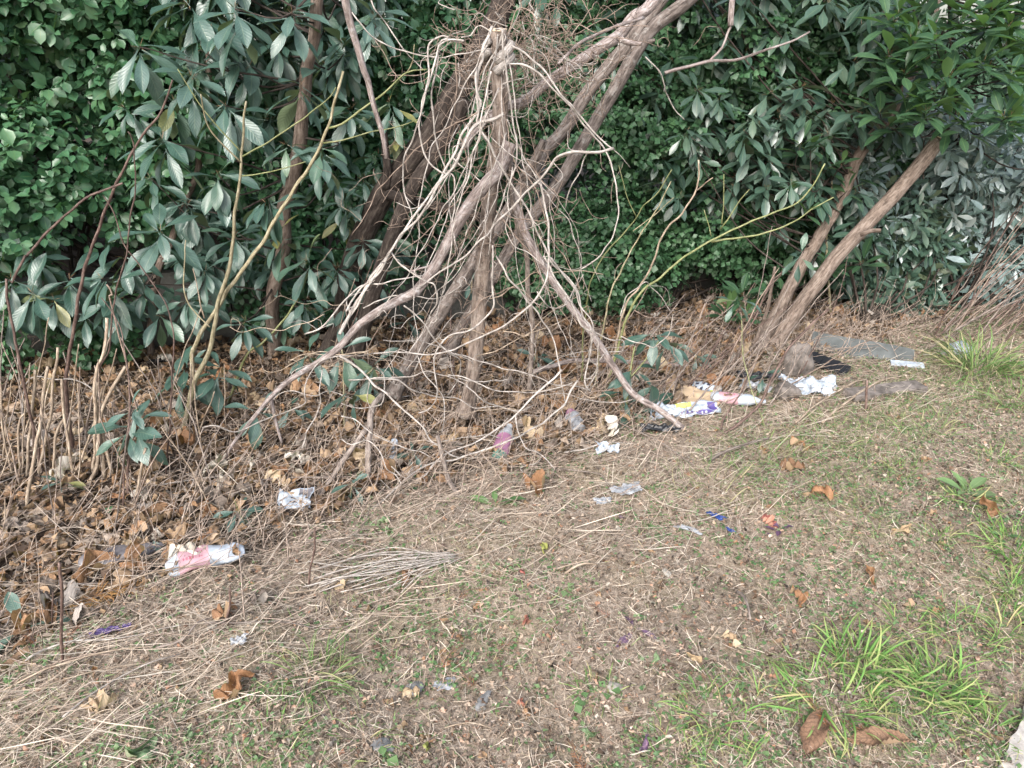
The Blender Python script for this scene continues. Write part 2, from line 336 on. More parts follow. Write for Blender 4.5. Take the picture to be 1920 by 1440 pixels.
M['grass'] = ribbon_mat('green_grass', [(.09, .19, .05), (.13, .27, .065), (.18, .34, .09), (.26, .37, .12), (.45, .38, .2)], .6, .3, (.42, .36, .18))
M['lawn'] = ribbon_mat('faded_grass', [(.10, .19, .06), (.15, .25, .08), (.24, .30, .12), (.42, .36, .22), (.10, .17, .06)], .65, .25)
M['vine'] = bark_mat('vine_bark', (.17, .15, .135), (.33, .298, .272), (.47, .435, .405), 2.5, .8, .4)
M['vine2'] = bark_mat('vine_bark_brown', (.11, .08, .062), (.20, .15, .12), (.32, .255, .21), 2.5, .8, .4)
M['vine3'] = bark_mat('twig_bark', (.09, .07, .058), (.25, .195, .16), (.46, .385, .325), 2.5, .85, .3)
M['stemred'] = bark_mat('red_brown_stem', (.05, .032, .027), (.095, .06, .05), (.19, .135, .115), 2, .6, .3)
M['stemgrey'] = bark_mat('grey_brown_stem', (.10, .08, .07), (.19, .155, .135), (.3, .26, .23), 2, .8, .5)
M['cane'] = bark_mat('dry_cane', (.15, .112, .082), (.28, .22, .165), (.42, .35, .275), 2, .6, .3)
M['green_stem'] = bark_mat('green_stem', (.10, .115, .045), (.17, .185, .08), (.25, .25, .14), 2, .5, .2)
M['olive_stem'] = bark_mat('olive_stem', (.14, .12, .07), (.24, .21, .13), (.36, .33, .24), 2, .6, .3)
M['stub'] = bark_mat('stub_bark', (.09, .068, .056), (.23, .18, .15), (.37, .31, .27), .8, .9, .9, (.42, .38, .34))
M['trunk_g'] = bark_mat('grey_trunk_bark', (.065, .052, .045), (.15, .122, .108), (.25, .215, .195), .9, .9, .9, (.34, .33, .31))
M['trunk_d'] = bark_mat('dark_trunk_bark', (.016, .012, .010), (.036, .027, .023), (.085, .07, .06), .9, .9, .9)
M['trunk_b'] = bark_mat('brown_trunk_bark', (.09, .066, .052), (.16, .122, .10), (.24, .195, .165), 1.2, .85, .8)
M['limb'] = bark_mat('pale_limb_bark', (.12, .095, .088), (.24, .195, .18), (.36, .32, .31), 1.2, .75, .8, (.46, .45, .45))
M['cut'] = plain('cut_wood', (.55, .42, .30), .8, .3, 60)
M['white'] = plain('white_plastic', (.32, .37, .43), .4, .35, 22, (.46, .51, .58))
M['film'] = plain('clear_film', (.50, .53, .58), .3, .3, 20, trans=.3, alpha=.62)
M['pink'] = plain('pink_label', (.50, .30, .34), .6, .25, 25)
M['ink'] = plain('label_ink', (.35, .05, .10), .6, .1, 25)
M['inkd'] = plain('dark_ink', (.03, .03, .05), .6, .1, 25)
M['navy'] = plain('navy_print', (.07, .05, .2), .45, .2, 25)
M['lime'] = plain('lime_print', (.5, .56, .12), .45, .2, 25)
M['magenta'] = plain('magenta_label', (.26, .12, .20), .4, .2, 25)
M['blue'] = plain('blue_plastic', (.02, .05, .2), .4, .3, 60)
M['violet'] = plain('violet_plastic', (.05, .025, .13), .5, .3, 60)
M['card'] = plain('cardboard', (.48, .36, .24), .8, .2, 30)
M['darkp'] = plain('smoky_plastic', (.10, .09, .10), .4, .4, 22, (.17, .16, .17))
M['black'] = plain('black_plastic', (.012, .013, .017), .45, .3, 30)
M['greyb'] = plain('grey_board', (.075, .085, .085), .8, .3, 12, (.11, .12, .12))
M['wood'] = plain('weathered_wood', (.10, .085, .075), .85, .4, 24, (.19, .165, .15))
M['greenp'] = plain('green_base', (.08, .2, .16), .4, .2, 30)
M['stone'] = plain('pebble', (.27, .25, .22), .9, .4, 40, (.36, .34, .30))
M['slate'] = plain('slate_chip', (.13, .135, .14), .7, .35, 60, (.2, .2, .2))
def wall_material():
    m, N, L, bs = mat_new('concrete'); tc = N.new('ShaderNodeTexCoord')
    a = noise(N, L, 3, 6, tc.outputs['Object'], .7); b = noise(N, L, 60, 4, tc.outputs['Object'])
    rp = ramp(N, [(.3, (.035, .034, .03)), (.5, (.065, .064, .058)), (.7, (.11, .108, .098))]); L.new(a, rp.inputs[0])  # mottled grey, darkened overall to paint in the shade behind the leaves
    r2 = ramp(N, [(.3, (.75, .75, .75)), (.7, (1.1, 1.1, 1.1))]); L.new(b, r2.inputs[0]); L.new(mixc(N, L, 1.0, rp.outputs[0], r2.outputs[0], 'MULTIPLY'), bs.inputs['Base Color'])
    bs.inputs['Roughness'].default_value = .9
    bp = N.new('ShaderNodeBump'); bp.inputs['Strength'].default_value = .5; bp.inputs['Distance'].default_value = .006; L.new(b, bp.inputs['Height']); L.new(bp.outputs[0], bs.inputs['Normal'])
    return m
M['concrete'] = wall_material()
def ground_material():
    m, N, L, bs = mat_new('soil'); geo = N.new('ShaderNodeNewGeometry'); at = N.new('ShaderNodeAttribute'); at.attribute_name = 'lc'
    sp = N.new('ShaderNodeSeparateXYZ'); L.new(at.outputs['Vector'], sp.inputs[0]); p = geo.outputs['Position']
    a = noise(N, L, 2.3, 5, p); b = noise(N, L, 45, 8, p, .75); c = noise(N, L, 170, 4, p, .7)
    s = ramp(N, [(.3, (.10, .078, .060)), (.46, (.23, .182, .140)), (.6, (.38, .31, .25)), (.8, (.50, .43, .36))]); L.new(b, s.inputs[0])
    g = ramp(N, [(.3, (.11, .10, .055)), (.5, (.25, .21, .14)), (.75, (.40, .33, .25))]); L.new(b, g.inputs[0])
    gm = ramp(N, [(.48, (0, 0, 0)), (.62, (1, 1, 1))]); L.new(a, gm.inputs[0]); col = mixc(N, L, mth(N, L, 'MULTIPLY', gm.outputs[0], .6), s.outputs[0], g.outputs[0])
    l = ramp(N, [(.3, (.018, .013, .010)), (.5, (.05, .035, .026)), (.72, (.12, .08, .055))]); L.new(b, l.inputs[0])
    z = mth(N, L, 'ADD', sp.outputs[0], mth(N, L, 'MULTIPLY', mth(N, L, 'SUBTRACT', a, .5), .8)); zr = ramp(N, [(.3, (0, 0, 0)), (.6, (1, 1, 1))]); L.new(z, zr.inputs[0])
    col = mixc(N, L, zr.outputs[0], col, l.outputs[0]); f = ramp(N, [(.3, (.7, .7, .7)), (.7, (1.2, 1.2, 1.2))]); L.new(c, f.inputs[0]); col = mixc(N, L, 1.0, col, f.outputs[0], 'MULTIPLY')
    L.new(col, bs.inputs['Base Color']); bs.inputs['Roughness'].default_value = .95; bs.inputs['Specular IOR Level'].default_value = .2
    bp = N.new('ShaderNodeBump'); bp.inputs['Strength'].default_value = .9; bp.inputs['Distance'].default_value = .012; L.new(mth(N, L, 'ADD', b, mth(N, L, 'MULTIPLY', c, .4)), bp.inputs['Height']); L.new(bp.outputs[0], bs.inputs['Normal'])
    return m
M['soil'] = ground_material()

# ------------------------------------------------------------------ ground, path, wall
def axis_pts(lo, hi, step, far):
    core = np.arange(lo, hi, step); g = step * 1.5 ** np.arange(1, 40); g = np.cumsum(g); g = g[g < far]
    return np.concatenate([lo - g[::-1], core, core[-1] + g])
gx = axis_pts(-3.2, 4.2, .035, 90); gy = axis_pts(.8, 6.2, .035, 90)
X, Y = np.meshgrid(gx, gy); Z = hgt(X, Y)
inn = (np.abs(X - .5) < 4) & (np.abs(Y - 3.5) < 3)
Z = Z + np.where(inn, rng.normal(0, .0025, Z.shape), 0)
# path edge: the ground dips under the paving slab
PA, PB = G(1868, 1440)[:2], G(1920, 1318)[:2]
_pd = (PB - PA) / np.linalg.norm(PB - PA); _pn = np.array([_pd[1], -_pd[0]])
pd_ = (X - PA[0]) * _pn[0] + (Y - PA[1]) * _pn[1]
Z = Z - .05 * sstep(pd_ / .03 + .3)
i = np.arange(len(gy) - 1)[:, None]; j = np.arange(len(gx) - 1)[None]; s = len(gx)
Q = np.stack([i * s + j, i * s + j + 1, (i + 1) * s + j + 1, (i + 1) * s + j], -1).reshape(-1, 4)
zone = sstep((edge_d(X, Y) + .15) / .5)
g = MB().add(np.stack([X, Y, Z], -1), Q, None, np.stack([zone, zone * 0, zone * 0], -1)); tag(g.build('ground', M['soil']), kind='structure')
# path slab following the lower right corner
def path():
    n, m = 1200, 8; t = np.linspace(-3, 12, n)[:, None]; w = np.linspace(0, 1.6, m)[None]
    x = PA[0] + _pd[0] * t + _pn[0] * w; y = PA[1] + _pd[1] * t + _pn[1] * w
    jag = np.where(w == 0, .008 * np.sin(t * 9) + .003 * np.sin(t * 41) + .002 * np.sin(t * 97), 0); x = x + _pn[0] * jag; y = y + _pn[1] * jag
    top = np.stack([x, y, np.full_like(x, .006) + rng.normal(0, .0008, x.shape)], -1)
    i = np.arange(n - 1)[:, None]; j = np.arange(m - 1)[None]
    Q = np.stack([i * m + j, (i + 1) * m + j, (i + 1) * m + j + 1, i * m + j + 1], -1).reshape(-1, 4)[:, ::-1]
    mb = MB().add(top.reshape(-1, 3), Q)
    side = np.stack([top[:, 0], top[:, 0] - [0, 0, .06]], 1).reshape(-1, 3); k = np.arange(n - 1)
    mb.add(side, np.stack([2 * k, 2 * k + 1, 2 * k + 3, 2 * k + 2], -1))
    M['path'] = plain('path_concrete', (.34, .31, .28), .9, .25, 50, (.42, .39, .36), .5)
    tag(mb.build('path', M['path'], smooth=False), kind='structure')
path()
def box(mb, c, sx, sy, sz, ux=(1, 0, 0), uy=(0, 1, 0), uz=(0, 0, 1), jit=0):
    ux, uy, uz = map(np.array, (ux, uy, uz)); V = []
    for a in (-1, 1):
        for b in (-1, 1):
            for d in (-1, 1): V.append(np.array(c) + a * sx / 2 * ux + b * sy / 2 * uy + d * sz / 2 * uz)
    V = np.array(V) + rng.normal(0, jit, (8, 3)) if jit else np.array(V)
    mb.add(V, [[0, 1, 3, 2], [4, 6, 7, 5], [0, 4, 5, 1], [2, 3, 7, 6], [0, 2, 6, 4], [1, 5, 7, 3]]); return mb
w = empty('retaining_wall', (WA[0], WA[1], 0), 'low mottled grey concrete wall under the hedge, shade behind the shrubs painted in', 'wall')
k = -4
for k in range(-5, 8):
    c = WA + _wd * (k * .9 + .45) + _wn * .05
    mb = MB(); box(mb, (c[0], c[1], .10), .893, .12, .54 + .006 * (k % 3), (*_wd, 0), (*_wn, 0)); mb.build('wall_panel', M['concrete'], w, False)
# ------------------------------------------------------------------ evergreen foliage
def LV(K, **kw):
    out = []
    for k in range(K):
        q = {a: (b[0] + (b[1] - b[0]) * rng.uniform() if isinstance(b, tuple) else b) for a, b in kw.items()}
        out.append(leaf_tpl(seed=k, **q))
    return out
T_big = LV(6, ny=8, nx=4, wid=(.27, .34), peak=(.52, .6), bend=(.2, .7), fold=(.1, .4), pet=.13, sharp=.85, crump=.12)
T_mid = LV(5, ny=5, nx=2, wid=(.28, .36), peak=(.55, .62), bend=(.1, .6), fold=(.15, .4), pet=.1, sharp=.8)
T_small = LV(5, ny=4, nx=2, wid=(.55, .68), peak=(.45, .52), bend=(.1, .8), fold=(.1, .45), pet=.1, sharp=.75)
T_ivy = LV(4, ny=3, nx=2, wid=(.7, .9), peak=(.4, .48), bend=(.1, .7), fold=(.1, .4), pet=.12, sharp=.8)
T_lance = LV(5, ny=5, nx=2, wid=(.27, .36), peak=(.5, .56), bend=(.0, .5), fold=(.2, .5), pet=.06, sharp=.8)

def sprigs(mb, cents, rads, n, tp, size, nl, th, grav, front=-.25, sv=.3):
    p, a = lump_points(cents, rads, n, front)
    whorls(mb, tp, p, a + rng.normal(0, .35, a.shape) + [0, 0, .25], nl, size * rng.uniform(.7, 1.15, len(p)), th, grav, size * .12, sv)
    return p, a
def lumps_box(n, x, y, z, r, slope=0, ref=0):
    c = np.stack([rng.uniform(*x, n), rng.uniform(*y, n), rng.uniform(*z, n)], -1); c[:, 1] += (c[:, 0] - ref) * slope
    rr = rng.uniform(r[0], r[1], (n, 1)) * np.array([1.1, .9, 1.0]) * rng.uniform(.85, 1.15, (n, 3)); return c, rr
def stems_to(mb, base, pts, r0=.012, r1=.003, k=14):
    for q in rng.choice(len(pts), min(k, len(pts)), replace=False):
        e = pts[q]; m = (base + e) / 2 + rng.normal(0, .08, 3); V, Qd, T, A = tube([base, m, e], r0, r1, 5, .1); mb.add(V, Qd, T, A)

# left glossy small-leaved hedge, grows over the wall
h = empty('hedge', (-2.9, 4.1, .42), 'dense hedge of small glossy oval green leaves at the left', 'hedge')
c, r = lumps_box(95, (-4.6, -1.62), (3.72, 4.1), (.55, 2.9), (.2, .36), .31, -2.2)
keep = ~((c[:, 0] > -1.95) & (c[:, 2] < .8)); c, r = c[keep], r[keep]
mb = MB(); p, a = sprigs(mb, c, r, 8500, T_small, .064, (4, 7), (35, 105), .35, -.15); mb.build('foliage', M['small'], h)
mb = MB()
for b in np.linspace(-4.2, -1.9, 9): stems_to(mb, np.array([b, 4.15 + (b + 2.2) * .31, .3]), c, .012, .004, 5)
mb.build('branches', M['trunk_d'], h)
# hanging ivy over the wall at the far left bottom
iv = empty('ivy', tuple(G(30, 700)), 'small leaved ivy creeping at the foot of the wall at left edge', 'ivy')
c, r = lumps_box(20, (-2.95, -2.0), (3.55, 3.7), (.0, .38), (.07, .14), .31, -2.5); mb = MB()
sprigs(mb, c, r, 460, T_ivy, .045, (3, 6), (35, 105), .3); mb.build('foliage', M['ivy'], iv)
mb = MB(); stems_to(mb, np.array(iv.location), c, .004, .002, 10); mb.build('stem', M['stemgrey'], iv)

# middle and right small-leaved dark hedge behind the tripod
def dark_hedge(name, x, z, y, n, cnt, size, label, tp, m, slope=.31, ref=-2.2, r=(.2, .36)):
    h = empty(name, (sum(x) / 2, sum(y) / 2 + (sum(x) / 2 - ref) * slope, .42), label, 'hedge')
    c, rr = lumps_box(n, x, y, z, r, slope, ref); mb = MB(); p, a = sprigs(mb, c, rr, cnt, tp, size, (4, 7), (35, 105), .35, -.15); mb.build('foliage', m, h)
    mb = MB()
    for b in np.linspace(x[0], x[1], 6): stems_to(mb, np.array([b, (y[0] + y[1]) / 2 + (b - ref) * slope, -.05]), c, .012, .004, 5)
    mb.build('branches', M['trunk_d'], h); return h
dark_hedge('hedge', (-1.5, .15), (.2, 2.9), (3.95, 4.3), 75, 8000, .052, 'small leaved green hedge behind the vine covered stub', T_small, M['small'])
dark_hedge('hedge', (.1, 2.5), (.12, 1.7), (3.55, 3.95), 75, 12000, .040, 'dark hedge of tiny leaves right of the vine tangle', T_ivy, M['ivy'])

# evergreen trees with whorls of long leaves
def stalks(mb, pos, axis, size):
    """bud and leaf-stalk cluster in the middle of every whorl"""
    tp = LV(2, ny=2, nx=1, wid=.07, peak=.5, bend=.1, fold=.1, pet=0)
    whorls(mb, tp, pos - axis * size[:, None] * .03, axis, (5, 7), size * .2, (10, 80), .1, .002, rset=2)
def etree(name, base, trunks, wpos, waxis, size, tp, mats, label, cat='tree', nl=(7, 11), th=(40, 110), grav=.8, extra=None, branch_n=40, bm='trunk_b', group=None, stalk=True):
    t = empty(name, tuple(base), label, cat, group)
    for pts, r0, r1 in trunks:
        mb = MB(); mb.add(*tube(pts, r0, r1, 14, .025, .003, .10)); mb.build('trunk', M[bm], t)
    wpos = np.asarray(wpos, float); waxis = nrm(np.asarray(waxis, float)); size = np.broadcast_to(np.asarray(size, float), (len(wpos),)).copy()
    mb = MB(); whorls(mb, tp, wpos, waxis, nl, size, th, grav, .012, .2)
    if extra: extra(mb)
    if stalk: stalks(mb, wpos, waxis, size)
    mb.build('crown', mats, t)
    if branch_n:
        mb = MB(); al = np.vstack([crom(p, .05) for p, _, _ in trunks]) if trunks else np.array([base])
        for q in rng.choice(len(wpos), min(branch_n, len(wpos)), replace=False):
            e = wpos[q] - waxis[q] * .01; cand = al[al[:, 2] < e[2] + .15]; cand = cand if len(cand) else al
            b = cand[np.argmin(np.linalg.norm(cand - e, axis=1) + rng.uniform(0, .25, len(cand)))]
            m = b * .45 + e * .55 + [0, .03, -.08] + rng.normal(0, .04, 3); mb.add(*tube([b, m, e], .006, .0025, 5, .05, .002))
        mb.build('branches', M['trunk_d'], t)
    return t
def wl(lst, Y0=3.3):
    pos, ax, sz = [], [], []
    for q in lst:
        x, y, s = q[:3]; Yd = q[3] if len(q) > 3 else Y0; p = P(x, y, Yd); pos.append(p)
        ax.append((rng.normal(0, .35), -.45 + rng.normal(0, .2), .75)); sz.append(s / FPX * np.linalg.norm(p - [0, 0, CH]))
    return np.array(pos), np.array(ax), np.array(sz)
def rand_w(n, x, y, Y, s):
    return [(rng.uniform(*x), rng.uniform(*y), rng.uniform(*s), rng.uniform(*Y)) for _ in range(n)]
TL = lambda ox, oy, pts: [(ox + a / 3, oy + b / 3) for a, b in pts]
def path3(pts, Y0, Y1):
    n = len(pts); return np.array([P(x, y, Y0 + (Y1 - Y0) * k / max(1, n - 1)) for k, (x, y) in enumerate(pts)])

W = [(262, 85, 95), (360, 140, 88), (420, 195, 92), (565, 155, 90), (303, 258, 92), (410, 325, 80), (495, 378, 78), (535, 268, 75), (603, 275, 72), (300, 430, 95), (440, 12, 90),
     (548, 22, 85), (350, 5, 110, 3.5), (395, 60, 80, 3.5), (470, 120, 85, 3.6), (330, 190, 80, 3.6), (660, 200, 75, 3.6), (730, 190, 70, 3.7), (700, 30, 70, 3.6), (640, 80, 70, 3.7), (480, 250, 70, 3.6),
     (190, 520, 80, 3.35), (575, 487, 85, 3.3), (385, 505, 70, 3.4), (460, 600, 68, 3.3), (270, 530, 70, 3.5), (520, 440, 75, 3.5), (630, 500, 60, 3.6), (350, 380, 70, 3.6), (440, 440, 70, 3.6), (640, 380, 60, 3.7), (280, 330, 70, 3.7),
     (680, 450, 55, 3.7), (350, 560, 60, 3.5), (575, 560, 60, 3.5), (610, 120, 70, 3.7), (520, 80, 75, 3.7), (230, 200, 60, 3.7), (750, 240, 55, 3.8)]
W += rand_w(56, (340, 730), (-160, 500), (3.75, 4.1), (50, 70)) + rand_w(45, (200, 760), (-500, -30), (3.7, 4.2), (60, 78)) + rand_w(14, (300, 700), (480, 600), (3.75, 3.9), (50, 62))
pos, ax, sz = wl(W); sz = sz * .78
B1 = G(517, 667)
tr1 = path3([(517, 672)] + TL(0, 480, [(1545, 450), (1525, 320), (1540, 200)]) + TL(0, 0, [(1590, 1420), (1600, 1200), (1650, 980), (1700, 700), (1720, 400), (1770, 200), (1785, 0), (1800, -250), (1790, -700)]), B1[1], 3.35)
etree('evergreen_tree', B1, [(tr1, .040, .022)], pos, ax, sz, T_big, M['big'], 'evergreen tree with long drooping leaves and smooth brown trunk, left of the big dark trunk', nl=(9, 13), branch_n=50, th=(42, 105), grav=.72)
B2 = G(283, 672)
tr2 = path3([(283, 675), (284, 600), (300, 500), (350, 380), (385, 250), (392, 140), (390, 20), (392, -150)], B2[1], 3.95)
pos, ax, sz = wl(rand_w(18, (230, 480), (-250, 60), (3.6, 4.1), (75, 95)) + [(60, 548, 60, 3.35), (100, 560, 55, 3.4), (230, 480, 60, 3.5), (215, 560, 65, 3.4), (130, 520, 58, 3.45), (20, 520, 60, 3.4), (300, 590, 55, 3.5), (160, 590, 50, 3.45), (60, 480, 55, 3.5), (-10, 580, 55, 3.3)])
etree('evergreen_tree', B2, [(tr2, .02, .012)], pos, ax, sz, T_big, M['big'], 'slender evergreen sapling tree with a thin brown stem beside the small leaved hedge', branch_n=12)

# dark evergreen, right half
BR = G(1425, 660)
tr3 = path3([(1425, 662)] + TL(1280, 480, [(450, 480), (480, 420), (540, 300), (620, 150), (680, 30)]) + TL(1280, 0, [(870, 1160), (980, 900), (1090, 740), (1250, 500), (1400, 100), (1500, -300)]), BR[1], 4.9)
pos, ax, sz = wl(rand_w(230, (1090, 1720), (-330, 260), (4.2, 5.0), (38, 52)) + rand_w(60, (1230, 1560), (150, 370), (4.1, 4.6), (38, 50)) + rand_w(26, (1460, 1620), (300, 480), (4.3, 4.7), (34, 46))
               + rand_w(30, (980, 1260), (-250, 90), (4.2, 4.8), (44, 60)) + rand_w(60, (1150, 1700), (-700, -200), (3.9, 5), (45, 60)) + rand_w(24, (1150, 1500), (180, 300), (4.7, 5), (36, 48)))
etree('evergreen_tree', BR, [(tr3, .038, .026)], pos, ax, sz, T_mid, M['dark'], 'large dark evergreen tree with drooping leaf whorls filling the top right', nl=(7, 10), branch_n=90)

# light green young tree, upper right
BQ = np.array([2.75, 5.1, -.05])
tr4 = path3([(1700, 612), (1745, 480), (1790, 300), (1790, 150), (1780, 0), (1790, -200)], BQ[1], 4.3); tr4[0] = BQ
pos, ax, sz = wl(rand_w(62, (1650, 1910), (10, 240), (3.85, 4.25), (36, 50)) + rand_w(30, (1700, 2050), (-250, 40), (3.9, 4.4), (38, 50)) + rand_w(24, (1880, 2100), (0, 280), (4, 4.5), (40, 50)))
ax = ax + [0, 0, .6]
etree('young_tree', BQ, [(tr4, .016, .008)], pos, ax, sz, T_lance, M['bright'], 'young tree with fresh green upturned leaves at the upper right', nl=(6, 9), th=(35, 95), grav=.15, branch_n=40, bm='trunk_d')
# bright low shrub sprigs behind the sawn trunk
BS = G(1560, 600)
pos, ax, sz = wl(rand_w(16, (1440, 1620), (270, 520), (4.1, 4.5), (30, 40)) + rand_w(6, (1360, 1420), (540, 600), (4.0, 4.1), (34, 40)))
etree('shrub', BS, [(path3([(1560, 600), (1550, 480), (1560, 330)], BS[1], 4.4), .008, .004)], pos, ax + [0, 0, .5], sz, T_lance, M['bright'], 'sparse light green shrub around the sawn leaning trunk', 'shrub', nl=(5, 7), th=(30, 90), grav=.1, branch_n=22, bm='olive_stem')

# glossy shrub at right, sky reflections painted into its leaf colours
BV = G(1740, 610); 
sv = empty('shrub', tuple(BV), 'glossy green shrub at the right edge, pale sky reflections painted into its leaves', 'shrub')
c = np.array([P(rng.uniform(1590, 2080), rng.uniform(235, 545), rng.uniform(4.6, 5.2)) for _ in range(62)]); r = rng.uniform(.13, .26, (62, 1)) * np.ones((62, 3))
mb = MB(); p, a = lump_points(c, r, 1500, -.2); whorls(mb, T_mid, p, a + rng.normal(0, .3, a.shape) + [0, 0, .3], (6, 9), .105 * rng.uniform(.75, 1.2, len(p)), (40, 105), .5, .01)
mb.build('foliage', M['sky_sheen'], sv)
mb = MB(); [stems_to(mb, np.array(BV) + [dx, .35, 0], p, .009, .003, 9) for dx in (-.1, .15, .4)]; mb.build('branches', M['trunk_d'], sv)
bv = empty('shrub', tuple(G(1620, 610)), 'dark green rounded shrub at the foot of the glossy shrub', 'shrub')
c = np.array([P(rng.uniform(1560, 1780), rng.uniform(400, 590), rng.uniform(4.55, 4.8)) for _ in range(26)]); r = rng.uniform(.1, .2, (26, 1)) * np.ones((26, 3))
mb = MB(); p, a = lump_points(c, r, 520, -.2); whorls(mb, T_mid, p, a + [0, 0, .3], (6, 9), .10 * rng.uniform(.75, 1.2, len(p)), (40, 105), .5, .01)
mb.build('foliage', M['dark'], bv); mb = MB(); stems_to(mb, np.array(G(1620, 610)), p, .01, .003, 20); mb.build('branches', M['trunk_d'], bv)

# closing belt of evergreens behind everything
for k, (x, y, hh, lab) in enumerate([(-4.6, 5.0, 3.6, 'dark evergreen bush behind the hedge, far left'), (-2.4, 5.6, 3.8, 'dark evergreen bush behind the left hedge'), (-.2, 6.2, 3.8, 'dark evergreen bush behind the vine covered stub'),
                            (1.9, 6.7, 2.2, 'dark evergreen bush behind the dark tree'), (3.9, 6.9, 1.3, 'dark evergreen bush behind the glossy shrub'), (6.2, 7.4, 2.9, 'dark evergreen bush beyond the right edge')]):
    t = empty('background_bush', (x, y, .4), lab, 'bush', 'evergreen bushes closing the view')
    c, r = lumps_box(34, (x - 1.2, x + 1.2), (y - .3, y + .5), (.5, hh), (.35, .6)); mb = MB(); p, a = sprigs(mb, c, r, 2200, T_mid, .13, (5, 8), (40, 110), .5, -.1); mb.build('foliage', M['back'], t)
    mb = MB(); stems_to(mb, np.array([x, y, .4]), p, .03, .006, 18); mb.build('branches', M['trunk_d'], t)
# ------------------------------------------------------------------ trunks, fallen limbs and vines (traced, then set at their real depth)
def t1(p): return TL(0, 0, p)
def t2(p): return TL(640, 0, p)
def t3(p): return TL(1280, 0, p)
def t4(p): return TL(0, 480, p)
def t5(p): return TL(640, 480, p)
def t6(p): return TL(1280, 480, p)
def pr(px, Yd): return px / FPX * Yd * 1.04
def wood(name, part, paths, mat, label, cat, group=None, sides=16, bark=.045, wob=.0012, step=.02, cut=None):
    """paths: list of (pixel polyline, Y0, Y1, half-width px at start, at end); the first one is the main stem"""
    P0 = path3(*paths[0][:3]); e = empty(name, tuple(P0[0]), label, cat, group)
    for k, (pl, Y0, Y1, w0, w1) in enumerate(paths):
        pts = path3(pl, Y0, Y1); mb = MB(); mb.add(*tube(pts, pr(w0, Y0) * .9, pr(w1, Y1) * .9, sides, step, wob, bark, flare=.7 if k == 0 and name in ('tree_trunk', 'leaning_trunk', 'sawn_trunk', 'dead_tree') else 0)); mb.build(part if k == 0 else 'branch', M[mat], e)
    for (x, y, Yd, w) in (cut or []):
        pass
    return e
def disc(parent, c, nrmv, r, name='cut_end', m='cut'):
    n = nrm(np.array(nrmv, float)); u = nrm(np.cross(n, [.3, .2, .9])); v = np.cross(n, u); a = np.linspace(0, 2 * np.pi, 18, endpoint=False)
    rr = r * (1 + .07 * np.sin(a * 3 + 1)); ring = c + n * .002 + rr[:, None] * (np.cos(a)[:, None] * u + np.sin(a)[:, None] * v); low = ring - n * .006
    V = np.vstack([ring, low, [c + n * .004]]); k = np.arange(18); k2 = (k + 1) % 18
    mb = MB().add(V, np.stack([k + 18, k2 + 18, k2, k], -1), np.stack([k, k2, np.full(18, 36)], -1)); return mb.build(name, M[m], parent)

# vine-wrapped stub
e = wood('dead_tree', 'trunk', [(t2([(700, 2330), (740, 2100), (780, 1700), (800, 1440), (830, 1200), (850, 1000), (885, 800), (895, 620), (890, 450), (880, 300), (880, 165)]), 3.02, 3.0, 15, 16)], 'stub',
         'upright grey brown dead trunk with cracked bark and sawn top, wrapped by vines', 'tree trunk', bark=.09)
tp = P(640 + 880 / 3, 165 / 3, 3.0); disc(e, tp, (0, -.1, 1), pr(15, 3))
# two thick old vine coils around its top
for k, (zz, dz) in enumerate([(92, 22), (112, 20)]):
    a = np.linspace(-.6, 5.2, 22); c0 = P(934, zz, 3.0); rr = pr(20, 3)
    pts = np.stack([c0[0] + rr * np.cos(a - 1.2) * 1.05, c0[1] + rr * np.sin(a - 1.2), c0[2] + (a - 2) * .014 - .012 * np.cos(a - 1.2) * -2], -1)
    mb = MB().add(*tube(pts, pr(7.5, 3), pr(6, 3), 10, .01, .001, .05)); o = mb.build('vine', M['vine'], origin=pts[0])
    tag(o, ['thick old vine coiled round the stub top, upper coil', 'thick old vine coiled round the stub top, lower coil'][k], 'vine')
wood('tree_trunk', 'trunk', [(t2([(-150, 2140), (0, 1850), (60, 1500), (180, 1200), (270, 1040), (420, 860), (560, 660), (690, 450), (760, 330), (840, 180), (960, -120), (1100, -700)]), 3.85, 3.7, 26, 20),
      (t2([(260, 1090), (350, 1120), (480, 1150), (620, 1180), (780, 1220), (900, 1240)]), 3.74, 3.6, 11, 9),
      (t2([(250, 1060), (262, 960), (250, 850), (235, 700)]), 3.74, 3.7, 9, 6)], 'trunk_d', 'big dark brown leaning trunk forking behind the vine tangle', 'tree trunk', bark=.07)
wood('tree_trunk', 'trunk', [(t2([(60, 2050), (150, 1750), (260, 1400), (400, 1060), (520, 880), (640, 700), (700, 560)]), 3.6, 3.6, 17, 12)], 'trunk_d', 'thinner dark trunk leaning beside the big forked trunk', 'tree trunk')
wood('leaning_trunk', 'trunk', [(t2([(280, 2230), (400, 2020), (560, 1760), (740, 1480), (900, 1250), (1010, 1070), (1120, 880), (1260, 720), (1400, 500), (1600, 260), (1800, 0), (2100, -400)]), 3.12, 4.1, 14, 12)], 'trunk_g',
     'grey brown leaning trunk slanting to the top right, nearest the dead trunk', 'tree trunk')
wood('leaning_trunk', 'trunk', [(t2([(600, 1990), (700, 1800), (860, 1550), (1010, 1300), (1180, 1090), (1300, 900), (1420, 700), (1540, 500), (1660, 290), (1760, 150), (1950, 0), (2300, -350)]), 3.3, 4.0, 12, 13),
      (t2([(1030, 1000), (1090, 900), (1140, 790)]), 3.55, 3.5, 11, 7), (t2([(1650, 240), (1700, 240), (1765, 225)]), 3.85, 3.8, 6, 3)], 'trunk_g', 'pale grey leaning trunk with a sawn knot, rightmost of the slanting pair', 'tree trunk')
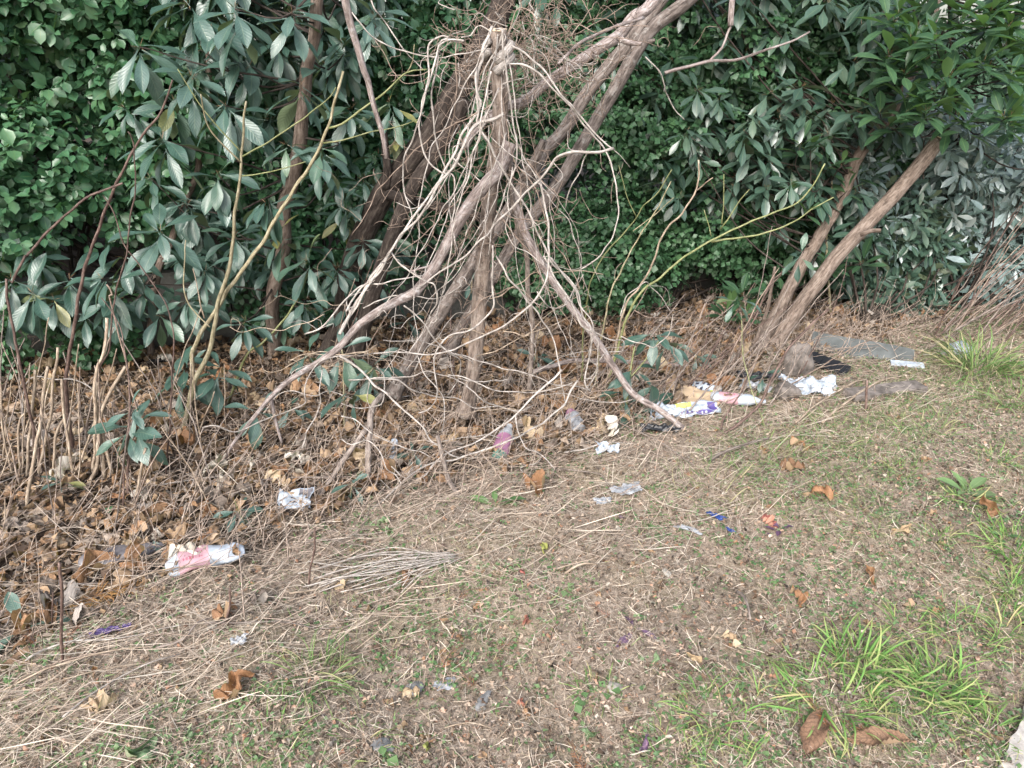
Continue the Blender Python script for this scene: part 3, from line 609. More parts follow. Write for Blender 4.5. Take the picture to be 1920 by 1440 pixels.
wood('fallen_branch', 'limb', [(t2([(690, 830), (740, 740), (830, 660), (920, 605), (1040, 560), (1150, 470), (1300, 370), (1450, 270), (1560, 200), (1640, 100), (1720, 50), (1840, -120), (2000, -400)]), 3.1, 3.6, 8, 12),
      (t2([(1560, 210), (1610, 240), (1690, 245)]), 3.35, 3.3, 6, 4), (t2([(1220, 360), (1330, 250), (1450, 190), (1600, 130), (1700, 100)]), 3.1, 3.4, 3, 3)], 'limb', 'mottled grey limb slanting from the dead trunk to the top right', 'branch')
p = [(957, 268), (936, 318), (913, 342), (874, 394), (843, 449), (812, 504), (785, 540)] + t5([(400, 210), (250, 290), (100, 390), (0, 500)]) + t4([(1800, 590), (1640, 690), (1530, 790), (1420, 920), (1320, 1040), (1265, 1140)])
e = wood('fallen_branch', 'limb', [(p, 2.93, 2.60, 14, 3), (t4([(1525, 800), (1545, 900), (1565, 980), (1585, 1050)]), 2.70, 2.66, 4.5, 3), (t5([(560, 30), (480, 60), (380, 90)]), 2.85, 2.8, 3, 2)], 'limb',
         'long pale fallen pole leaning down left from the dead trunk, tip near the leaf litter', 'branch')
p = t2([(960, 1140), (1000, 1200), (1040, 1320), (1100, 1440)]) + t5([(1180, 130), (1290, 280), (1400, 420), (1500, 580), (1640, 770), (1780, 860), (1920, 970)])
e = wood('fallen_branch', 'limb', [(p, 3.05, 2.84, 9, 7)], 'limb', 'straight grey fallen pole leaning down right, its broken end beside the litter', 'branch')
q = P(*t5([(1920, 970)])[0], 2.84); disc(e, q + np.array([.004, 0, -.004]), (.8, -.2, -.5), pr(7, 2.84))
wood('dead_sapling', 'stem', [(t5([(1055, 760), (1070, 560), (1075, 400), (1050, 200), (1045, 0)]) + t2([(1000, 1300), (960, 1100), (950, 850)]), 3.1, 3.02, 5.5, 5)], 'stemgrey', 'slim grey upright stem just right of the dead trunk', 'stem')
wood('leaning_trunk', 'trunk', [(t5([(170, 1500), (150, 1200), (160, 1000), (175, 860), (230, 780)]), 2.35, 2.75, 7, 7)], 'stemgrey', 'short dark stump stem standing before the vine tangle', 'stem', sides=10)
wood('dead_sapling', 'stem', [(t5([(700, 1400), (650, 1330), (600, 1250), (570, 1130), (540, 1010)]), 2.35, 2.5, 7, 5)], 'stemgrey', 'short dark grey stem with a pale broken top, leaning left in the litter', 'stem', sides=10)
wood('fallen_branch', 'limb', [([(560, 1000), (600, 930), (640, 870), (690, 800)], 2.28, 2.55, 5, 6)], 'stemgrey', 'straight grey stick propped among the leaf litter left of centre', 'branch', sides=8)
wood('fallen_branch', 'limb', [(t5([(1060, 660), (1180, 620), (1300, 590), (1450, 590), (1700, 600), (1950, 620)]), 3.35, 3.6, 6, 4)], 'limb', 'grey branch lying level on the litter behind the right pole', 'branch', sides=8)
wood('broken_branch', 'limb', [(t2([(-20, -150), (20, 0), (40, 100), (90, 260), (130, 400), (150, 450), (190, 620), (230, 760), (253, 890)]), 2.6, 2.7, 8, 4)], 'limb', 'two toned broken branch hanging from the top edge left of the dead trunk', 'branch', sides=10)
wood('broken_branch', 'limb', [(t3([(-100, 410), (0, 380), (150, 345), (290, 340), (420, 300), (560, 250), (640, 220), (715, 178)]), 3.0, 3.1, 3.2, 1.6), (t3([(150, 345), (220, 270), (250, 190), (270, 150)]), 3.03, 3.05, 2.4, 2.2),
      (t3([(270, 145), (272, 80), (285, -60)]), 3.05, 3.06, 5.5, 5.5)], 'limb', 'thin pale branch reaching right over the dark tree leaves, with a thick hanging stub', 'branch', sides=8)
# sawn trunk on the right
p = t6([(490, 570), (575, 410), (665, 270), (765, 140), (870, 0)]) + t3([(980, 1320), (1100, 1190), (1205, 1080), (1340, 920), (1430, 800)])
e = wood('sawn_trunk', 'trunk', [(p, 3.85, 4.2, 15, 14), (t3([(1000, 1320), (1060, 1300), (1115, 1297)]), 3.95, 3.9, 5, 4)], 'trunk_b', 'thick smooth brown trunk leaning right and sawn off below the fresh green leaves', 'tree trunk')
q = P(*t3([(1430, 800)])[0], 4.2); d = q - P(*t3([(1340, 920)])[0], 4.1); disc(e, q, d, pr(13, 4.2))
wood('tree_trunk', 'trunk', [(t6([(405, 500), (440, 400), (480, 280), (505, 150), (520, 60)]), 3.8, 3.8, 4.5, 3)], 'trunk_b', 'thin brown stem left of the paired leaning trunks', 'stem', sides=8)

# vines: thin, knotty, each one an object of its own
vn = [0]
VG = 'dead vines hanging over the stub and poles'
def vine(pl, Y0, Y1, w0=3, w1=None, mat='vine', label=None, wob=.0024, group=VG, name='vine', cat='vine', sag=0):
    w1 = w0 * .7 if w1 is None else w1; q2 = [pl[0]]
    for a_, b_ in zip(pl[:-1], pl[1:]):   # small natural kinks every few centimetres
        m_ = max(1, int(math.hypot(b_[0] - a_[0], b_[1] - a_[1]) / 21))
        q2 += [(a_[0] + (b_[0] - a_[0]) * k / m_ + rng.normal(0, .95), a_[1] + (b_[1] - a_[1]) * k / m_ + rng.normal(0, .95)) for k in range(1, m_ + 1)]
    pl = q2; pts = path3(pl, Y0, Y1); n = len(pts)
    if n > 3: L_ = np.linspace(0, 1, n - 2); pts[1:-1, 1] += rng.normal(0, .004, n - 2) + .03 * np.sin(L_ * rng.uniform(3, 9) + rng.uniform(0, 6))
    w0, w1 = w0 * .58, w1 * .52
    g = hgt(pts[:, 0], pts[:, 1]) + .004; pts[:, 2] = np.maximum(pts[:, 2], g)
    mb = MB().add(*tube(pts, pr(w0, Y0), pr(w1, Y1), 7, .012, wob, .05, .3)); c = crom(pts, .02)
    for q in range(int(len(c) * .02 * rng.uniform(7, 14))):   # broken side twigs
        i = int(rng.integers(1, len(c) - 1)); tn = nrm(c[i] - c[i - 1]); dv = nrm(tn * rng.uniform(.2, .8) + rng.normal(0, .6, 3)); L = rng.uniform(.008, .03) if rng.uniform() < .75 else rng.uniform(.05, .16)
        mb.add(*tube(np.array([c[i], c[i] + dv * L * .5 + rng.normal(0, .06 * L, 3), c[i] + nrm(dv + rng.normal(0, .4, 3)) * L]), pr(w1, Y1) * .6, pr(w1, Y1) * .25, 5, .012))
    o = mb.build(name, M[mat], origin=pts[0])
    return tag(o, label or 'thin pale dead vine looping in the tangle round the dead trunk', cat, group)
VL = [
 (t2([(850, 150), (800, 270), (770, 400), (760, 520), (775, 600), (740, 680), (680, 760), (640, 850), (590, 950), (520, 1060), (450, 1160), (380, 1260), (330, 1340), (270, 1440)]) + t5([(200, 90), (140, 180), (60, 320), (0, 420)]), 2.9, 2.75, 4, 3.5, 'pale vine falling from the stub top to lower left, longest of the bundle'),
 (t2([(690, 230), (600, 225), (550, 260), (510, 380), (490, 480), (460, 560), (440, 700), (455, 820), (500, 920), (560, 970), (600, 975)]), 2.8, 2.8, 2.8, 2.5, 'pale vine arching left of the stub, inner arch'),
 (t2([(660, 240), (590, 225), (560, 260), (545, 380), (525, 480), (515, 620), (520, 780), (550, 880), (590, 960), (630, 1000), (640, 1100), (630, 1250), (640, 1440)]), 2.82, 2.85, 2.6, 2, 'thin vine hanging straight from the left arch'),
 (t2([(600, 210), (560, 200), (500, 240), (480, 330), (490, 430), (470, 560), (430, 700), (400, 790), (355, 880), (345, 1000), (350, 1080), (380, 1180), (400, 1260)]), 2.75, 2.8, 2.8, 2, 'outermost vine arching left of the stub'),
 (t2([(915, 640), (850, 670), (780, 690), (730, 740), (690, 830), (640, 930), (560, 1020), (500, 1130), (430, 1230), (340, 1320), (250, 1440)]) + t5([(210, 100), (100, 200), (30, 310)]), 2.85, 2.7, 5, 3, 'thick pale vine bent over the middle of the stub and down to lower left'),
 (t2([(760, 380), (765, 560), (770, 700), (830, 800), (900, 930), (970, 1060), (1040, 1180), (1100, 1310), (1170, 1440)]) + t5([(1200, 60), (1290, 150), (1340, 230), (1360, 350), (1400, 400), (1410, 520), (1380, 640), (1370, 720), (1400, 760)]), 2.85, 2.8, 3.6, 2.6, 'long straight vine crossing the stub towards the right pole'),
 (t2([(870, 165), (910, 170), (915, 280), (930, 420), (940, 560), (970, 700), (995, 800), (985, 900), (960, 1000), (920, 1080), (890, 1180), (850, 1280), (830, 1440)]), 2.88, 2.88, 3, 2.4, 'thin vine running down the front of the dead trunk'),
 (t2([(960, 260), (1030, 300), (1130, 390), (1200, 480), (1290, 580), (1380, 690), (1450, 770), (1500, 820), (1540, 840)]), 2.85, 2.8, 3, 2.6, 'pale vine slanting right from the coils to a frayed end'),
 (t2([(950, 360), (1040, 370), (1120, 420), (1180, 490), (1250, 560), (1310, 610), (1360, 690), (1430, 760), (1480, 830), (1520, 950), (1550, 1080), (1555, 1200), (1520, 1320), (1440, 1440)]) + t5([(1340, 80)]), 2.83, 2.85, 2.8, 2, 'pale vine sweeping in a wide bow on the right side'),
 (t2([(1530, 835), (1440, 850), (1300, 850), (1220, 880), (1170, 940), (1120, 1010), (1040, 1090), (960, 1170), (860, 1270), (770, 1370), (700, 1440)]) + t5([(500, 130), (350, 230)]), 2.8, 2.8, 4.4, 2.6, 'thick pale vine from the frayed end sweeping down left across the stub'),
 (t2([(1120, 1020), (1130, 1110), (1160, 1240), (1170, 1440)]) + t5([(1160, 100), (1110, 200), (1020, 310), (900, 390), (780, 450), (680, 490), (600, 530), (480, 560), (380, 550), (290, 545), (180, 545)]), 2.82, 2.7, 3.4, 2.5, 'long vine dropping right of the stub then curving left across it'),
 (t2([(1390, 850), (1330, 970), (1290, 1060), (1255, 1165)]), 2.82, 2.85, 2, 1.6, 'short straight pale twig hanging from the right bow'),
 (t2([(1710, 320), (1780, 400), (1830, 530), (1880, 610), (1930, 670)]), 3.3, 3.3, 2, 1.4, 'thin pale twig hanging by the pale slanting trunk'),
 (t2([(60, 70), (170, 200), (330, 280), (480, 325), (560, 330), (700, 300), (850, 270)]), 2.9, 2.95, 2, 1.8, 'thin twig running level from the upper left to the stub'),
 (t2([(150, -60), (200, 60), (300, 210), (390, 330), (470, 400)]), 2.95, 3.0, 2, 1.4, 'thin brown twig slanting from the top left towards the stub'),
 (t5([(850, -60), (850, 60), (850, 300), (780, 380), (700, 430), (600, 450), (540, 510), (525, 600), (545, 720), (530, 800), (490, 860), (430, 885)]), 2.85, 2.75, 3.2, 2.4, 'pale vine curling in an S before the dead trunk foot'),
 (t5([(870, 0), (940, 110), (1020, 210), (1100, 320), (1170, 430), (1220, 560), (1240, 690), (1270, 850)]), 2.88, 2.9, 3, 2, 'vine descending right between stub and right pole'),
 (t5([(350, 280), (470, 380), (560, 480), (640, 540), (665, 600), (650, 690), (600, 780)]), 2.75, 2.8, 2.6, 2, 'vine hooked in front of the foot of the left pole'),
 (t5([(-10, 560), (80, 640), (180, 740), (300, 820), (400, 890), (470, 940), (500, 1010), (560, 1060), (610, 1110), (680, 1140)]), 2.62, 2.5, 4, 2.6, 'pale vine lying from the left pole down into the litter'),
 (t5([(1240, 640), (1150, 740), (1050, 850), (970, 930), (850, 1000), (700, 1070), (600, 1110), (520, 1160), (460, 1220), (370, 1220), (280, 1180)]), 2.8, 2.45, 3.4, 2.6, 'low vine curving from the right pole to the white plastic piece'),
 (t5([(1330, 700), (1250, 830), (1120, 930), (950, 1020), (780, 1090), (620, 1150), (450, 1210), (300, 1330), (170, 1440)]), 2.8, 2.25, 3.6, 3, 'long low vine sweeping over the litter from right to lower left'),
 (t5([(1100, 200), (1180, 310), (1260, 270), (1310, 200), (1360, 100)]), 2.9, 2.9, 2.4, 1.8, 'short vine hooked under the right pole'),
 (t5([(700, 730), (800, 800), (900, 850), (1000, 860), (1080, 840)]), 2.8, 2.8, 2.4, 1.8, 'short vine sagging before the dead trunk foot'),
 (t5([(160, 690), (320, 680), (480, 780), (560, 800), (650, 820), (740, 870), (880, 850)]), 2.6, 2.75, 2.4, 1.8, None),
 (t5([(600, 670), (760, 700), (900, 750), (1080, 780), (1200, 760), (1300, 710)]), 2.75, 2.8, 2.2, 1.8, None),
 (t5([(640, 550), (760, 600), (900, 650), (1060, 670), (1200, 715), (1300, 720), (1400, 760)]), 2.8, 2.85, 2.2, 1.6, None),
 (t4([(1140, 965), (1230, 930), (1330, 970), (1450, 950), (1620, 880), (1720, 820), (1730, 690), (1800, 590), (1920, 560)]), 2.6, 2.7, 2.6, 2, 'wavy pale vine reaching left of the long pole into the litter'),
 (t4([(1715, 440), (1800, 400), (1880, 320), (1920, 270)]) + t5([(100, 180), (300, 130), (440, 110)]), 2.7, 2.8, 2.6, 2.2, 'vine twig rising right from behind the long pole'),
 (t4([(1700, 1080), (1740, 960), (1800, 820), (1810, 640)]), 2.55, 2.7, 2.4, 2, 'straight pale twig below the long pole'),
 (t5([(-10, 440), (60, 300), (150, 150), (215, 60), (300, -60)]), 2.68, 2.8, 6, 5, 'stout pale vine standing beside the left pole'),
 (t5([(280, -20), (330, 40), (400, 90), (480, 130), (540, 160), (540, 260), (480, 380), (440, 460), (370, 560)]), 2.78, 2.8, 2.8, 2, 'vine drooping from the left pole in a hook'),
 (t5([(1140, 0), (1200, 120), (1250, 200), (1310, 290), (1350, 380), (1420, 420), (1450, 480), (1440, 600), (1420, 680), (1380, 700)]), 2.84, 2.8, 3.4, 2, 'vine spiralling down the right pole'),
 (t5([(1180, 10), (1240, 90), (1310, 180), (1340, 270), (1400, 350), (1420, 440), (1390, 560), (1440, 640), (1410, 720), (1380, 760), (1370, 700), (1410, 690)]), 2.82, 2.78, 3, 2, 'second vine twisted round the right pole, curled at its tip'),
 (t5([(1430, 430), (1520, 460), (1590, 490), (1580, 520), (1500, 560), (1450, 590)]), 2.8, 2.78, 2, 1.6, 'short bent vine tip beside the right pole'),
 (t5([(0, 1030), (130, 1060), (210, 1100), (260, 1180), (340, 1280)]), 2.4, 2.3, 2.2, 1.6, None),
 (t5([(0, 900), (120, 960), (260, 1010), (380, 1080), (500, 1130)]), 2.5, 2.45, 2.2, 1.6, None),
 (t5([(980, 900), (990, 980), (1040, 1060), (1120, 1130), (1200, 1200)]), 2.7, 2.5, 2, 1.4, None),
 (t5([(200, 620), (230, 700), (240, 800), (180, 850), (100, 860), (0, 830)]), 2.65, 2.6, 2.2, 1.6, None),
 (t5([(430, 560), (470, 650), (540, 740), (580, 880), (570, 1000)]), 2.75, 2.6, 2, 1.4, None),
]
for pl, Y0, Y1, w0, w1, lab in VL: vine(pl, Y0, Y1, w0, w1, 'vine', lab)
# the rest of the tangle: random arcs in the volume between pixel anchors on stub and poles
def arc(x0, y0, x1, y1, Y0, Y1, sag, w, mat='vine', label=None, curls=0, wob=.004):
    n = 6; pts = []
    for k in range(n):
        t = k / (n - 1); pts.append((x0 + (x1 - x0) * t + rng.normal(0, 5) + sag[0] * math.sin(math.pi * t), y0 + (y1 - y0) * t + sag[1] * math.sin(math.pi * t) + rng.normal(0, 5)))
    if curls:
        r = rng.uniform(6, 14); a0 = rng.uniform(0, 6.28)
        for k in range(5): pts.append((pts[n - 1][0] + r * (math.cos(a0 + k * 1.2) - math.cos(a0)), pts[n - 1][1] + r * (math.sin(a0 + k * 1.2) - math.sin(a0))))
    xm = (x0 + x1) / 2; ym = (y0 + y1) / 2
    z = ('left of left pole' if xm < 720 else 'between left pole and stub' if xm < 890 else 'just right of stub' if xm < 1010 else 'around right pole' if xm < 1120 else 'right of right pole')
    h = 'high up' if ym < 150 else 'upper part' if ym < 350 else 'mid height' if ym < 600 else 'near the ground'
    t = ('thicker ' if w > 1.8 else 'thin ') + {'vine': 'pale', 'vine2': 'brown', 'cane': 'tan'}[str(mat)]
    vine(pts, Y0, Y1, w, w * .6, mat, f'{t} dead vine {"curled at tip " if curls else ""}{z}, {h}', wob)
for k in range(16):   # long falling ones, left side
    x0, y0 = rng.uniform(840, 950), rng.uniform(60, 330); x1, y1 = rng.uniform(650, 880), rng.uniform(420, 700)
    arc(x0, y0, x1, y1, rng.uniform(2.75, 3.0), rng.uniform(2.65, 2.95), (rng.normal(0, 34), rng.normal(0, 30)), rng.uniform(1.1, 2.4), rng.choice(['vine', 'vine', 'vine2']), 'pale dead vine falling left from the dead trunk', k % 3 == 0)
for k in range(14):   # right side
    x0, y0 = rng.uniform(920, 980), rng.uniform(80, 420); x1, y1 = rng.uniform(960, 1130), rng.uniform(380, 720)
    arc(x0, y0, x1, y1, rng.uniform(2.8, 3.0), rng.uniform(2.75, 2.95), (rng.normal(12, 30), rng.normal(0, 30)), rng.uniform(1.1, 2.2), rng.choice(['vine', 'vine2']), 'pale dead vine falling right from the dead trunk', k % 2)
for k in range(50):   # crown of curls above
    x0, y0 = rng.uniform(840, 1130), rng.uniform(0, 190); a = rng.uniform(0, 6.28); l = rng.uniform(60, 190)
    arc(x0, y0, x0 + l * math.cos(a), y0 + l * math.sin(a) * .8, rng.uniform(2.95, 3.4), rng.uniform(2.95, 3.5), (rng.normal(0, 30), rng.normal(0, 30)), rng.uniform(1.0, 2.0), rng.choice(['vine', 'vine2']), 'thin brown curling twig in the nest of dead vines at the stub top', k % 2)
for k in range(60):   # low tangle
    x0, y0 = rng.uniform(600, 1230), rng.uniform(560, 930); a = rng.normal(0, .5) + (math.pi if rng.uniform() < .5 else 0) - .3; l = rng.uniform(80, 260)
    Yg = G(x0, max(y0, 740))[1]; Yd = min(2.95, Yg + rng.uniform(-.15, .15)); 
    arc(x0, y0, x0 + l * math.cos(a), y0 + l * math.sin(a) * .6, Yd, Yd + rng.normal(0, .1), (rng.normal(0, 18), rng.normal(0, 28)), rng.uniform(1.0, 2.2), rng.choice(['vine', 'vine2', 'cane']), 'pale dead vine lying low in the tangle below the stub', k % 3 == 0)
# fine twig fluff at the stub top, nobody could count it
mb = MB()
for k in range(420):
    c0 = P(rng.normal(985, 75), rng.normal(110, 60), rng.uniform(3.0, 3.5)); pts = [c0]; d = nrm(rng.normal(0, 1, 3))
    for q in range(5): d = nrm(d + rng.normal(0, .55, 3)); pts.append(pts[-1] + d * rng.uniform(.02, .05))
    V, Qd, T, A = tube(pts, .0016, .0008, 4, .02); mb.add(V, Qd, T, A)
for k in range(260):
    c0 = P(rng.normal(900, 90), rng.normal(420, 110), rng.uniform(2.85, 3.1)); pts = [c0]; d = nrm(rng.normal(0, 1, 3))
    for q in range(5): d = nrm(d + rng.normal(0, .5, 3)); pts.append(pts[-1] + d * rng.uniform(.02, .05))
    V, Qd, T, A = tube(pts, .0014, .0008, 4, .02); mb.add(V, Qd, T, A)
tag(mb.build('twig_tangle', M['vine2']), 'cloud of hair thin dead twigs filling the vine nest around the dead trunk', 'twigs', kind='stuff')

# ------------------------------------------------------------------ saplings, canes and stems
def sapling(name, main, Yb, Yt, w0, w1, forks, mat, label, cat='sapling', leaves=None, group=None):
    e = empty(name, tuple(path3(main, Yb, Yt)[0]), label, cat, group); pts = path3(main, Yb, Yt); pts[0, 2] = float(hgt(pts[0, 0], pts[0, 1])) - .01
    MB().add(*tube(pts, pr(w0, Yb) * .8, pr(w1, Yt) * .7, 8, .02, .003, .04, .12)).build('stem', M[mat], e)
    for f in forks:
        pl, a, b, u, v = f[:5]; MB().add(*tube(path3(pl, a, b), pr(u, a) * .7, pr(v, b) * .6, 6, .02, .002, 0, .12)).build('branch', M[f[5] if len(f) > 5 else mat], e)
    if leaves:
        pos, ax, sz = wl(leaves); mb = MB(); whorls(mb, T_big, pos, ax, (5, 8), sz, (45, 105), .6, .012); mb.build('leaves', M['big'], e)
    return e
sapling('sapling', t4([(1000, 850), (1100, 710), (1180, 520), (1215, 350), (1240, 230), (1300, 0)]) + t1([(1330, 1150), (1355, 920), (1370, 750), (1385, 570)]), 3.0, 3.0, 7, 2.6,
        [(t1([(1355, 915), (1180, 720), (1130, 530)]), 3.0, 2.9, 2.4, 2), (t1([(1350, 850), (1150, 620), (1000, 390)]), 3.0, 2.9, 2, 1.4, 'green_stem'), (t1([(1365, 880), (1600, 740), (1830, 570), (1890, 490)]), 3.0, 2.95, 2.4, 1.6, 'green_stem'),
         (t1([(1360, 990), (1560, 960), (1720, 910)]), 3.0, 2.95, 1.8, 1.2, 'green_stem'), (t4([(1180, 400), (1050, 240), (1035, 0)]) + t1([(1045, 1350)]), 2.98, 3, 2, 1.6, 'olive_stem'), (t4([(1150, 350), (1120, 220), (1085, 70)]), 3, 3, 2, 1.2, 'cane')], 'olive_stem',
        'tall olive sapling with forked top and thin green side shoots, left of the smooth trunk')
sapling('sapling', t4([(1040, 830), (1080, 640), (1100, 500), (1200, 320), (1420, 0)]) + t1([(1560, 1220), (1720, 960), (1830, 760), (1890, 560), (1930, 400)]), 3.05, 3.0, 6, 3,
        [(t1([(1850, 720), (1920, 695)]) + t2([(120, 610), (250, 520), (370, 410), (480, 390)]), 3.0, 2.95, 3, 2, 'green_stem'), (t1([(1820, 805), (1920, 790)]) + t2([(150, 750), (300, 715), (440, 670)]), 3.0, 2.95, 2.2, 1.4, 'green_stem'),
         (t2([(370, 410), (400, 340), (410, 250)]), 2.98, 2.95, 1.8, 1, 'olive_stem')], 'olive_stem', 'olive sapling leaning right across the smooth trunk with long green shoots')
sapling('sapling', t4([(1250, 660), (1380, 570), (1500, 470), (1680, 240)]), 3.3, 3.3, 3.2, 2.4, [], 'green_stem', 'thin straight green shoot leaning right below the evergreen leaves', leaves=[(330, 710, 60, 3.1), (405, 705, 58, 3.1), (345, 690, 50, 3.1), (415, 690, 55, 3.15)])
sapling('leafy_shoot', [(232, 905), (238, 860), (243, 800)], 2.45, 2.5, 4, 3, [], 'stemred', 'leafy shoot with large drooping dark leaves among the cut canes', leaves=[(243, 800, 74, 2.5), (238, 812, 70, 2.5), (245, 770, 40, 2.5)])
sapling('leafy_shoot', [(640, 760), (645, 700), (640, 650)], 2.95, 3.0, 3, 2, [([(645, 720), (690, 700), (700, 690)], 2.95, 3, 2, 2)], 'olive_stem', 'leafy shoot with oval leaves behind the left pole', leaves=[(640, 655, 62, 3), (575, 660, 60, 3), (700, 685, 55, 3), (485, 768, 55, 2.8), (655, 735, 58, 2.95)])
sapling('leafy_shoot', [(1165, 850), (1170, 790), (1180, 720), (1190, 650)], 2.95, 3.05, 3, 2, [([(1180, 710), (1220, 660), (1235, 640)], 3, 3.05, 2, 2)], 'green_stem', 'leafy green shoot standing beside the right pole', leaves=[(1178, 765, 52, 3), (1222, 778, 62, 3), (1160, 800, 50, 2.95), (1225, 625, 60, 3.05), (1190, 690, 50, 3), (1250, 640, 45, 3.1), (1170, 735, 50, 3)])
sapling('leafy_shoot', [(480, 960), (455, 975), (440, 940)], 2.2, 2.2, 1.6, 1.2, [], 'green_stem', 'small green shoot low in the litter above the pink labelled bottle', leaves=[(447, 955, 36, 2.2), (450, 985, 28, 2.2)])
sapling('leafy_shoot', [(320, 1095), (312, 1070), (308, 1050)], 1.98, 2, 1.6, 1.2, [], 'green_stem', 'tiny three leaved shoot left of the pink labelled bottle', leaves=[(312, 1052, 34, 2)])
sapling('leafy_shoot', [(50, 1225), (48, 1200), (45, 1175)], 1.65, 1.66, 3, 2, [], 'stemred', 'low seedling with broad green leaves at the left edge', leaves=[(45, 1172, 62, 1.66), (60, 1200, 50, 1.65)])
sapling('leafy_shoot', [(1425, 880), (1400, 700), (1390, 600)], 2.9, 3.2, 1.5, 1, [], 'green_stem', 'slender leafy shoot before the paired trunks', leaves=[(1500, 480, 34, 3.6), (1385, 560, 40, 3.4), (1430, 700, 34, 3.3)])
for k, (x, y, s) in enumerate([(150, 655, 40), (655, 940, 34), (770, 880, 34), (110, 940, 36), (690, 760, 44), (760, 640, 40), (1300, 700, 34), (1000, 700, 36), (880, 560, 34), (540, 800, 38)]):
    g_ = G(x, y)[1]; sapling('leafy_shoot', [(x, y), (x + 3, y - s * .5), (x + 5, y - s)], g_, g_, 1.6, 1.2, [], 'olive_stem', 'small leafy seedling ' + ['by the ivy at the wall', 'left of the short stump stem', 'near the white plastic tube', 'between the canes at left', 'behind the low vines', 'left of the dead tree', 'behind the printed card', 'right of the dead tree foot', 'behind the dead tree', 'under the left pole tip'][k], leaves=[(x + 5, y - s, s, g_)])
# green-stemmed saplings, right of centre
sapling('sapling', t5([(1500, 430), (1640, 270), (1800, 120), (1920, 10)]) + t3([(170, 1350), (330, 1270), (500, 1200), (640, 1140), (720, 1060), (800, 920)]), 3.35, 3.2, 3.4, 1.8,
        [(t3([(160, 1360), (420, 1320), (600, 1260), (720, 1180), (850, 1110)]), 3.3, 3.2, 3, 1.6), (t3([(210, 1290), (250, 1240), (330, 1120), (375, 1065)]), 3.3, 3.25, 2, 1.4), (t3([(220, 1260), (228, 1100), (232, 980)]), 3.3, 3.3, 1.6, 1.2), (t3([(160, 1330), (120, 1180)]), 3.3, 3.3, 1.3, 1)],
        'green_stem', 'green stemmed sapling with long shoots slanting right before the dark hedge')
sapling('sapling', t5([(1440, 400), (1500, 250), (1580, 80)]) + [(1190, 460), (1225, 400), (1258, 340)], 3.35, 3.25, 2.6, 1.4, [], 'olive_stem', 'olive stem slanting right, left of the green stemmed sapling')
sapling('sapling', t5([(1360, 430), (1380, 250), (1440, 60)]) + t2([(1640, 1250), (1700, 1150), (1790, 1070), (1860, 955)]), 3.4, 3.3, 2.2, 1.4, [(t2([(1660, 1220), (1600, 1080), (1560, 930)]), 3.3, 3.3, 1.4, 1), (t2([(1640, 1300), (1760, 1210), (1870, 1110)]), 3.3, 3.3, 1.4, 1, 'olive_stem')], 'green_stem', 'thin yellow green sapling with a feathery fork right of the bow vine')
sapling('sapling', t5([(1500, 430), (1590, 310), (1680, 180), (1740, 60)]) + t2([(1800, 1330), (1860, 1250)]) + t3([(0, 1200), (80, 1070), (90, 900)]), 3.35, 3.25, 3, 2, [(t3([(80, 1070), (130, 1030), (170, 1000)]), 3.25, 3.2, 1.8, 1.4)], 'cane', 'tan stem ending in a pale fork above the green shoots')

